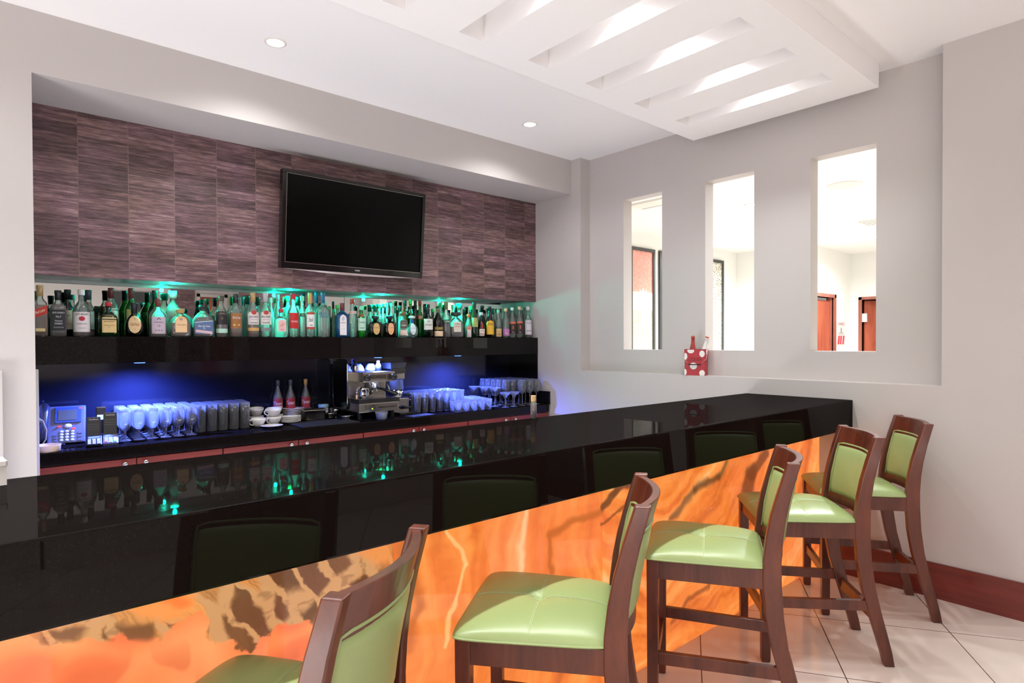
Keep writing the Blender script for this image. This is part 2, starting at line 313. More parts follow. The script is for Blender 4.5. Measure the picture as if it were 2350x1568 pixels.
    lc = mixc(M('MULTIPLY', M('MULTIPLY', stroke(.09,.82,.26,.745,.035,.7), sm(ve.outputs['Distance'], .06, .14)), .95), lc, (84,46,32))
    for (q1,q2,q3) in ((.15,.70,.05),(.30,.70,.04),(.42,.66,.05),(.52,.64,.05),(.60,.61,.045),(.74,.60,.05),(.86,.63,.05),(.22,.60,.05)):
        lc = mixc(M('MULTIPLY', M('MULTIPLY', stroke(q1,q2,q1+.03,q2-.01,q3,.25), sm(Z, q2+.03, q2-.05)), .5), lc, (206,84,54))
    col = mixc(left, col, lc)
    DK, MD, PL = (78,42,24), (196,104,44), (255,226,180)
    strokes = [(1.50,.92,1.50,.40,.026,.95,PL,.6),(1.13,.95,1.22,.70,.012,.8,(255,205,140),.8),(1.22,.70,1.10,.45,.012,.8,(255,205,140),.8),
      (1.00,.88,1.04,.60,.035,.9,MD,.8),(1.04,.60,.97,.50,.03,.9,MD,.8),(1.65,.735,1.93,.79,.035,.9,MD,.9),(1.645,.73,1.645,.45,.014,.9,MD,.9),
      (1.935,.81,2.20,.875,.03,.6,(104,52,28),.95),(1.935,.725,2.12,.755,.014,.8,(150,76,36),.9),
      (2.42,.66,2.60,.71,.035,.9,DK,.75),(2.60,.71,2.84,.755,.035,.9,DK,.85),(2.84,.755,2.98,.88,.028,.9,(96,72,30),.8),
      (3.13,.63,3.17,.76,.07,.6,(120,58,32),.85),(3.17,.76,3.32,.84,.06,.6,(120,58,32),.85),(2.25,.62,2.45,.58,.03,.95,(214,112,60),.6),
      (2.25,.42,2.55,.33,.014,.9,(150,80,40),.7),(2.55,.33,2.85,.45,.014,.9,(140,72,36),.8),(2.4,.14,2.75,.22,.02,.9,(150,80,40),.8),(2.9,.3,3.3,.55,.018,.9,(170,86,44),.7),
      (3.5,.2,3.8,.8,.03,.95,(214,112,50),.6)]
    for (a,b1,c,d,wd,sf,cc,k) in strokes: col = mixc(M('MULTIPLY', M('MULTIPLY', stroke(a,b1,c,d,wd,sf), k), M('SUBTRACT', 1, left)), col, cc)
    setp(b, (.25,.12,.05,1), .08); gm = N.new('ShaderNodeGamma'); gm.inputs[1].default_value = 1.18; L.new(col, gm.inputs[0]); L.new(gm.outputs[0], b.inputs['Emission Color'])
    b.inputs['Emission Strength'].default_value = ONYX_GLOW
    return m
ONYX_GLOW = .76
M_onyx = onyx_mat()

# ---------------------------------------------------------------- mesh helpers
class MB:
    """collects shapes into one mesh; mats = list of material slots"""
    def __init__(s): s.v = []; s.f = []; s.mi = []; s.cur = 0; s.smooth = []; s.sm = False; s.M = None
    def add(s, vs, fs):
        k = len(s.v)
        s.v += [tuple(s.M @ Vector(p)) if s.M else tuple(p) for p in vs]
        for f in fs: s.f.append([i+k for i in f]); s.mi.append(s.cur); s.smooth.append(s.sm)
        return s
    def box(s, x0, x1, y0, y1, z0, z1):
        vs = [(x,y,z) for z in (z0,z1) for y in (y0,y1) for x in (x0,x1)]
        return s.add(vs, [(0,2,3,1),(4,5,7,6),(0,1,5,4),(2,6,7,3),(0,4,6,2),(1,3,7,5)])
    def cbox(s, x0, x1, y0, y1, z0, z1, c=.002):
        """box with chamfered edges"""
        bm = bmesh.new(); bmesh.ops.create_cube(bm, size=1)
        for v in bm.verts: v.co = Vector((x0+(v.co.x+.5)*(x1-x0), y0+(v.co.y+.5)*(y1-y0), z0+(v.co.z+.5)*(z1-z0)))
        bmesh.ops.bevel(bm, geom=bm.edges[:], offset=c, segments=2, affect='EDGES', profile=.7)
        bm.verts.index_update(); s.add([v.co[:] for v in bm.verts], [[v.index for v in f.verts] for f in bm.faces]); bm.free(); return s
    def loft(s, rings, close=True, cap0=True, cap1=True):
        n = len(rings[0]); vs = [p for r in rings for p in r]; fs = []
        for i in range(len(rings)-1):
            for j in range(n if close else n-1):
                a, b = i*n+j, i*n+(j+1)%n; fs.append((a, b, b+n, a+n))
        if cap0: fs.append(tuple(range(n))[::-1])
        if cap1: fs.append(tuple((len(rings)-1)*n+j for j in range(n)))
        return s.add(vs, fs)
    def lathe(s, prof, cx=0, cy=0, cz=0, seg=20, sx=1, sy=1, sq=2., cap0=True, cap1=True, ring=None):
        rings = []
        for r, z in prof:
            rr = []
            for j in range(seg):
                a = 2*PI*(j+.5)/seg; c, si = math.cos(a), math.sin(a); e = sq(r, z) if callable(sq) else sq
                d = (abs(c)**e+abs(si)**e)**(-1/e)
                rr.append((cx+r*sx*c*d, cy+r*sy*si*d, cz+z))
            rings.append(rr)
        return s.loft(rings, True, cap0, cap1)
    def tube(s, pts, r, seg=8, rs=None):
        pts = [Vector(p) for p in pts]; rings = []; prev = None
        for i, p in enumerate(pts):
            d = (pts[min(i+1,len(pts)-1)]-pts[max(i-1,0)]).normalized()
            if prev is None: a = d.orthogonal().normalized()
            else: a = (prev-d*prev.dot(d)).normalized()
            prev = a; b_ = d.cross(a); R_ = rs[i] if rs else r
            rings.append([tuple(p+(a*math.cos(2*PI*j/seg)+b_*math.sin(2*PI*j/seg))*R_) for j in range(seg)])
        return s.loft(rings)
    def bar(s, pts, w, h, upv=(0,0,1)):
        """rectangular bar through points; w sideways, h along upv (lists allowed)"""
        pts = [Vector(p) for p in pts]; rings = []; U = Vector(upv)
        for i, p in enumerate(pts):
            d = (pts[min(i+1,len(pts)-1)]-pts[max(i-1,0)]).normalized()
            sd = d.cross(U).normalized(); u = sd.cross(d).normalized()
            ww = w[i] if isinstance(w, (list,tuple)) else w; hh = h[i] if isinstance(h, (list,tuple)) else h
            rings.append([tuple(p+sd*(a*ww/2)+u*(b_*hh/2)) for a, b_ in ((-1,-1),(1,-1),(1,1),(-1,1))])
        return s.loft(rings)
    def mesh(s, name, mats):
        me = bpy.data.meshes.new(name); me.from_pydata(s.v, [], s.f)
        for m in (mats if isinstance(mats, (list,tuple)) else [mats]): me.materials.append(m)
        for p, i, sm in zip(me.polygons, s.mi, s.smooth): p.material_index = i; p.use_smooth = sm
        bm = bmesh.new(); bm.from_mesh(me); bmesh.ops.recalc_face_normals(bm, faces=bm.faces[:]) if not getattr(s,'keep',0) else None
        bm.to_mesh(me); bm.free(); me.update(); return me
def obj(name, mb, mats, parent=None, loc=None, rot=None, label=None):
    me = mb.mesh(name, mats) if isinstance(mb, MB) else mb
    o = bpy.data.objects.new(name, me); COL.objects.link(o)
    if parent: o.parent = parent
    if loc: o.location = loc
    if rot: o.rotation_euler = rot
    if label: o['label'] = label
    return o
def bevel(o, w=.002, seg=2):
    m = o.modifiers.new('edge', 'BEVEL'); m.width = w; m.segments = seg; m.limit_method = 'ANGLE'; m.angle_limit = .7; return o
def struct(name, mb, mats, parent=None):
    o = obj(name, mb, mats, parent)
    if not parent: o['kind'] = 'structure'
    return o
def thing(name, label, cat, loc=(0,0,0), rz=0, group=None):
    o = bpy.data.objects.new(name, None); COL.objects.link(o); o.empty_display_size = .1
    o.location = loc; o.rotation_euler = (0,0,rz); return tag(o, label, cat, group)
def tag(o, label, cat, group=None):
    o['label'] = label; o['category'] = cat
    if group: o['group'] = group
    return o
def kids(o): return [c for c in bpy.data.objects if c.parent == o]
def dup(root, loc, rz=0, label=None, group=None, tree=None):
    r = root.copy(); COL.objects.link(r); r.location = loc; r.rotation_euler = (0,0,rz)
    if label: r['label'] = label
    if group: r['group'] = group
    for ch, gs in tree:
        c = ch.copy(); COL.objects.link(c); c.parent = r
        for g in gs: d = g.copy(); COL.objects.link(d); d.parent = c
    return r
def tree_of(o): return [(c, kids(c)) for c in kids(o)]
TXT = {}
def text_geo(s, shear=0, bold=0):
    """triangulated outline letters, centred, height 1 per capital"""
    k = (s, shear, bold)
    if k in TXT: return TXT[k]
    cu = bpy.data.curves.new('t', 'FONT'); cu.body = s; cu.align_x = 'CENTER'; cu.resolution_u = 3; cu.shear = shear; cu.offset = bold
    o = bpy.data.objects.new('t', cu); COL.objects.link(o); dg = bpy.context.evaluated_depsgraph_get(); dg.update()
    me = o.evaluated_get(dg).to_mesh(); vs = [v.co.copy() for v in me.vertices]; fs = [list(p.vertices) for p in me.polygons]
    o.evaluated_get(dg).to_mesh_clear(); bpy.data.objects.remove(o); bpy.data.curves.remove(cu)
    x0, x1 = min(v.x for v in vs), max(v.x for v in vs); y0, y1 = min(v.y for v in vs), max(v.y for v in vs)
    vs = [((v.x-(x0+x1)/2)/(x1-x0), (v.y-(y0+y1)/2)/(y1-y0)) for v in vs]
    TXT[k] = (vs, fs); return TXT[k]
def put_text(mb, s, w, h, fn, shear=0, bold=0):
    """letters w x h mapped through fn(u,v)->xyz"""
    vs, fs = text_geo(s, shear, bold)
    mb.add([fn(x*w, y*h) for x, y in vs], fs)

# ---------------------------------------------------------------- room shell
XR, XI, XO = 4.07, 4.197, 4.31      # right wall face, recessed face, lobby face
ZC, YB, YN = 3.126, 3.845, 4.72     # ceiling, bulkhead face, niche back
XL, YF = -3.2, -4.2
WT = .15
struct('floor', MB().box(XL,13.2,YF,6.2,-.1,0), M_floor)
c = MB(); c.box(XL,XR+.3,YF,YN+.1,ZC,ZC+.1)
struct('ceiling', c, M_ceil)
# dropped ceiling raft with long light slots
RX0, RX1, RY0, RY1, ZD = -2.2, 4.06, 1.31, 2.569, 2.983
SY0, SY1, SW = 1.452, 2.418, .155
r_ = MB(); r_.box(RX0,RX1,RY0,SY0,ZD,ZC-.001); r_.box(RX0,RX1,SY1,RY1,ZD,ZC-.001)
cx_ = sorted(SLOTX); cx_ = [x for x in cx_ if x-SW/2 > RX0+.1]
xs = [RX0]+[v for x in cx_ for v in (x-SW/2, x+SW/2)]+[RX1]
for i in range(0, len(xs), 2): r_.box(xs[i],xs[i+1],SY0,SY1,ZD,ZC-.001)
struct('trim_1', r_, M_ceil)
# back wall: bulkhead, left pier, niche back
b_ = MB(); b_.box(XL,.19,YB,YN+.1,0,ZC); b_.box(.19,XR+.24,YB,YN+.1,2.815,ZC); b_.box(.19,XR+.24,YN,YN+.1,0,2.815)
struct('wall_back', b_, M_wall)
# right wall with recessed panel and three openings
WIN = [(2.948,3.345),(2.160,2.553),(1.366,1.764)]; WZ0, WZ1 = 1.397, 2.694
q = MB(); q.box(XR,XO,YF,YN+.1,0,1.205); q.box(XR,XO,3.733,YN+.1,1.205,ZC); q.box(XR,XO,YF,.99,1.205,ZC)
ys = [.99]+[v for a in sorted(WIN) for v in a]+[3.733]
for i in range(0, 8, 2): q.box(XI,XO,ys[i],ys[i+1],1.205,ZC)
for y0, y1 in WIN: q.box(XI,XO,y0,y1,1.205,WZ0); q.box(XI,XO,y0,y1,WZ1,ZC)
struct('wall_right', q, M_wall)
wl = MB(); wl.box(XL-WT,XL,YF,YN,0,.35); wl.box(XL-WT,XL,YF,YN,2.75,ZC); wl.box(XL-WT,XL,YF,-3.6,.35,2.75); wl.box(XL-WT,XL,2.8,YN,.35,2.75)
struct('wall_left', wl, M_wall)
wf_ = MB()
for y in (-3.6,-2.0,-.4,1.2,2.75): wf_.box(XL-.08,XL-.03,y,y+.05,.35,2.75)
struct('added_window_1', wf_, M_white)  # unseen window and its wall opening, added to go with the daylight fill
# wall behind the camera with door opening, and a brown clad stretch seen in the bar mirror
f_ = MB(); f_.box(XL,3.26,YF-WT,YF,0,ZC); f_.box(3.8,XR+.24,YF-WT,YF,0,ZC); f_.box(3.26,3.8,YF-WT,YF,2.45,ZC)
struct('wall_front', f_, M_wall)
d1 = struct('door_1', MB().box(3.30,3.76,YF-WT+.02,YF-.05,0,2.41), M_door)
m = MB(); m.box(3.24,3.30,YF-.04,YF+.02,0,2.47); m.box(3.76,3.82,YF-.04,YF+.02,0,2.47); m.box(3.24,3.82,YF-.04,YF+.02,2.41,2.47); struct('frame', m, M_wall, d1)
c_ = MB(); c_.box(2.77,3.2,YF,YF+.03,.2,2.9); c_.box(XR-.03,XR,YF+.03,-.05,.2,2.9)
struct('trim_2', c_, M_clad)
struct('door_4', MB().box(1.78,2.53,YF+.001,YF+.03,0,2.45), M_frame)
struct('baseboard_right', MB().box(XR-.014,XR,YF,1.64,0,.2), M_base)
# slate cladding of the back bar
struct('trim_3', MB().box(.19,XR,4.323,4.36,1.857,2.815), M_clad)
# low white partition edge and end panel on the left
struct('trim_4', MB().cbox(-.75,.062,3.80,3.845,0,1.34,.004), M_wall)
struct('trim_5', MB().cbox(.178,.214,4.08,4.126,0,1.33,.003), M_wall)

# lobby beyond the openings
LX, LY = 10.72, 5.87
l = MB(); l.box(XO,LX,LY,LY+.1,0,ZC); l.box(LX,LX+.1,4.52,LY+.1,0,ZC)
l.box(LX+.1,10.95,4.52,4.62,0,ZC); l.box(11.72,12.65,4.52,4.62,0,ZC); l.box(10.95,11.72,4.52,4.62,2.25,ZC)
l.box(12.55,12.65,4.32,4.52,0,ZC); l.box(12.55,12.65,-1,3.45,0,ZC); l.box(12.55,12.65,3.45,4.32,2.24,ZC)
l.box(XO,12.65,-1.1,-1,0,ZC)
struct('wall_lobby', l, M_lobby)
struct('ceiling', MB().box(XO,13.2,-1.2,6.2,ZC,ZC+.1), M_lobby)
def door(n, pane, frame, handle=None):
    d = struct(n, pane, M_door); struct('frame', frame, M_doorframe, d)
    if handle: struct('hinge_plate', handle, M_white, d)
fr = MB(); fr.box(11.72,11.79,4.49,4.64,0,2.31); fr.box(10.88,10.95,4.49,4.64,0,2.31); fr.box(10.88,11.79,4.49,4.64,2.25,2.31)
fr.box(11.66,11.72,4.54,4.60,0,2.25)
door('door_2', MB().box(10.95,11.66,4.57,4.61,0,2.2), fr)
fr = MB(); fr.box(12.52,12.67,4.32,4.375,0,2.29); fr.box(12.52,12.67,3.40,3.45,0,2.29); fr.box(12.52,12.67,3.40,4.375,2.24,2.29)
pn = MB(); pn.M = Matrix.Translation((12.6,4.30,0)) @ Matrix.Rotation(.9,4,'Z') @ Matrix.Translation((-12.6,-4.30,0)); pn.box(12.6,12.64,3.5,4.29,0,2.22)
hp = MB().box(12.545,12.58,4.24,4.32,1.82,1.98)
door('door_3', pn, fr, hp)
struct('wall_closet', MB().box(13.1,13.2,2.8,5,0,2.6), mat('dark_red_recess',(92,52,50),.7))

# ---------------------------------------------------------------- ceiling fittings
def downlight(x, y, label, cat='ceiling light', r=.055, group=None, s=18):
    t = thing('downlight', label, cat, (x,y,ZC), 0, group)
    m = MB(); m.sm = True; m.lathe([(r*1.05,0),(r*1.05,-.004),(r*.85,-.006),(r*.8,-.002)], seg=28, cap0=False, cap1=False); obj('trim_ring', m, M_white, t)
    m = MB().lathe([(r*.82,-.0015),(r*.82,-.0025)], seg=28); obj('lens', m, emis('lamp_lens',(255,250,244),s), t)
    return t
downlight(*DOWN[0], 'round recessed ceiling light above the television end of the bar, left one')
downlight(*DOWN[1], 'round recessed ceiling light near the right end of the bulkhead')
LL = ['round lobby ceiling light at the edge of the middle wall opening','round lobby ceiling light far back in the middle opening',
      'round lobby ceiling light low in the right opening, left side','small round lobby ceiling light over the open door']
for (x, y), s in zip(NEXT_DOWN[:4], LL): downlight(x, y, s, r=.08, s=25)
t = thing('ceiling_speaker', 'round flush white ceiling speaker in the lobby, seen in the tallest opening', 'speaker', (6.93,2.56,ZC))
m = MB(); m.sm = True; m.lathe([(.17,0),(.17,-.006),(.155,-.009),(.15,-.005),(0.01,-.005)], seg=36, cap0=False); obj('grille', m, M_white, t)
t = thing('air_vent', 'square perforated white air vent in the lobby ceiling, seen in the smallest opening', 'vent', (6.07,4.4,ZC))
m = MB(); m.box(-.17,.17,-.27,.27,-.008,0); obj('frame', m, M_white, t)
m = MB()
for i in range(26): m.box(-.15,-.13,-.26+i*.02,-.252+i*.02,-.010,-.008); m.box(.13,.15,-.26+i*.02,-.252+i*.02,-.010,-.008)
obj('perforation', m, M_frame, t)
for i, (x, y, lb) in enumerate([(9.4,3.0,'slatted white air vent in the lobby ceiling by the middle opening'),(9.2,2.1,'slatted white air vent in the lobby ceiling by the tallest opening')]):
    t = thing('air_vent', lb, 'vent', (x,y,ZC)); m = MB(); m.box(-.25,.25,-.25,.25,-.006,0); obj('frame', m, M_white, t)
    m = MB(); [m.box(-.22,.22,-.2+j*.05,-.19+j*.05,-.009,-.006) for j in range(9)]; obj('slat', m, mat('grey_slot',(170,170,168)), t)

for x, y, sx, sy, lb in ((-.75,.2,.5,2.7,'long added fill light trough left of the camera'),(1.9,-2.2,3.3,.5,'long added fill light trough behind the camera'),(-1.3,3.0,1.3,.5,'short added fill light trough past the left end of the bar'),(1.6,2.95,2.7,.4,'added fill light trough in the aisle behind the bar')):  # troughs made up to hold the added upward fill lamps
    t = thing('added_uplight', lb, 'added fill light', (x,y,0)); m = MB()
    m.box(-sx/2,sx/2,-sy/2,sy/2,0,.03); m.box(-sx/2,-sx/2+.02,-sy/2,sy/2,.03,.33); m.box(sx/2-.02,sx/2,-sy/2,sy/2,.03,.33); m.box(-sx/2,sx/2,-sy/2,-sy/2+.02,.03,.33); m.box(-sx/2,sx/2,sy/2-.02,sy/2,.03,.33)
    obj('trough', m, M_white, t)
# lobby pictures
def picture_art(kind):
    m, t, b, N, L = nt('art_'+kind); v = texchain(N, L)
    sp = N.new('ShaderNodeSeparateXYZ'); L.new(v, sp.inputs[0])
    n = N.new('ShaderNodeTexNoise'); n.inputs['Scale'].default_value = 40 if kind != 'red' else 26; n.inputs['Detail'].default_value = 5; L.new(v, n.inputs['Vector'])
    if kind == 'red':
        s1_ = ramp(N, L, sp.outputs['Z'], [(.0,(196,198,176)),(.50,(196,198,176)),(.52,(238,238,226)),(.645,(240,236,226)),(.66,(238,160,146)),(1,(238,160,146))])
        r = N.new('ShaderNodeMapRange'); r.inputs['From Min'].default_value = 1.0; r.inputs['From Max'].default_value = 2.9; L.new(sp.outputs['Z'], r.inputs['Value']); L.new(r.outputs[0], s1_.node.inputs[0])
        col = s1_
    else:
        col = ramp(N, L, n.outputs['Fac'], [(.40,(150,140,110)),(.5,(232,228,214)),(.6,(244,240,230))])
    mx = N.new('ShaderNodeMix'); mx.data_type = 'RGBA'; mx.blend_type = 'MULTIPLY'; mx.inputs['Factor'].default_value = .35; L.new(col, mx.inputs['A']); L.new(ramp(N, L, n.outputs['Fac'], [(.35,(190,185,170)),(.6,(255,255,255))]), mx.inputs['B'])
    L.new(mx.outputs['Result'], b.inputs['Base Color']); setp(b, None, .3); return m
ART = {'red': picture_art('red'), 'speck': picture_art('speck')}
for x0, x1, k, lb in [(7.49,8.12,'red','tall framed picture, red upper half, white hand shape'),(8.25,8.87,'speck','tall framed speckled picture cut off by the smallest opening'),(9.58,10.215,'speck','tall framed speckled picture in the middle opening')]:
    t = thing('framed_picture', lb+' on the lobby wall', 'picture', ((x0+x1)/2, LY, 0)); h = (x1-x0)/2
    m = MB()
    for a in ((-h,-h+.05,.95,2.935),(h-.05,h,.95,2.935)): m.box(a[0],a[1],-.04,-.002,a[2],a[3])
    m.box(-h+.05,h-.05,-.04,-.002,.95,1.0); m.box(-h+.05,h-.05,-.04,-.002,2.885,2.935); obj('frame', m, M_frame, t)
    obj('canvas', MB().box(-h+.05,h-.05,-.02,-.002,1.0,2.885), ART[k], t)
    if k == 'red':
        m = MB()    # simple white motif: a palm with raised fingers and stripes
        pts = [(-.02,1.78),(.17,1.74),(.20,2.10),(.16,2.24),(.13,2.22),(.10,2.30),(.06,2.24),(.02,2.31),(-.02,2.25),(-.07,2.29),(-.06,2.1)]
        m.add([(x,-.0215,z) for x, z in pts]+[(.06,-.0215,2.0)], [(i,(i+1)%len(pts),len(pts)) for i in range(len(pts))]); obj('motif', m, mat('art_white',(240,236,226),.5), t)
t = thing('fire_sign', 'white fire notice with red stripes between the two lobby doors', 'sign', (12.07,4.519,1.6))
obj('sheet', MB().box(-.19,.19,-.004,0,-.22,.24), M_white, t)
m = MB(); m.box(-.17,.17,-.006,-.004,.15,.21)
m.cur = 1; [m.add([(x,-.006,-.20),(x+.08,-.006,-.20),(x+.12,-.006,-.04),(x+.04,-.006,-.04)], [(0,1,2,3)]) for x in (-.17,-.07,.05)]
m.cur = 2; put_text(m, 'FIRE', .2, .035, lambda x, y: (x,-.0065,.18+y)); m.box(-.01,.02,-.006,-.0045,.02,.11)
for z in (-.02,0,.015): m.box(-.12,.12,-.006,-.0045,z,z+.004)
obj('print', m, [mat('sign_pink',(236,190,190)),mat('sign_red',(214,70,84)),mat('sign_grey',(90,90,90))], t)
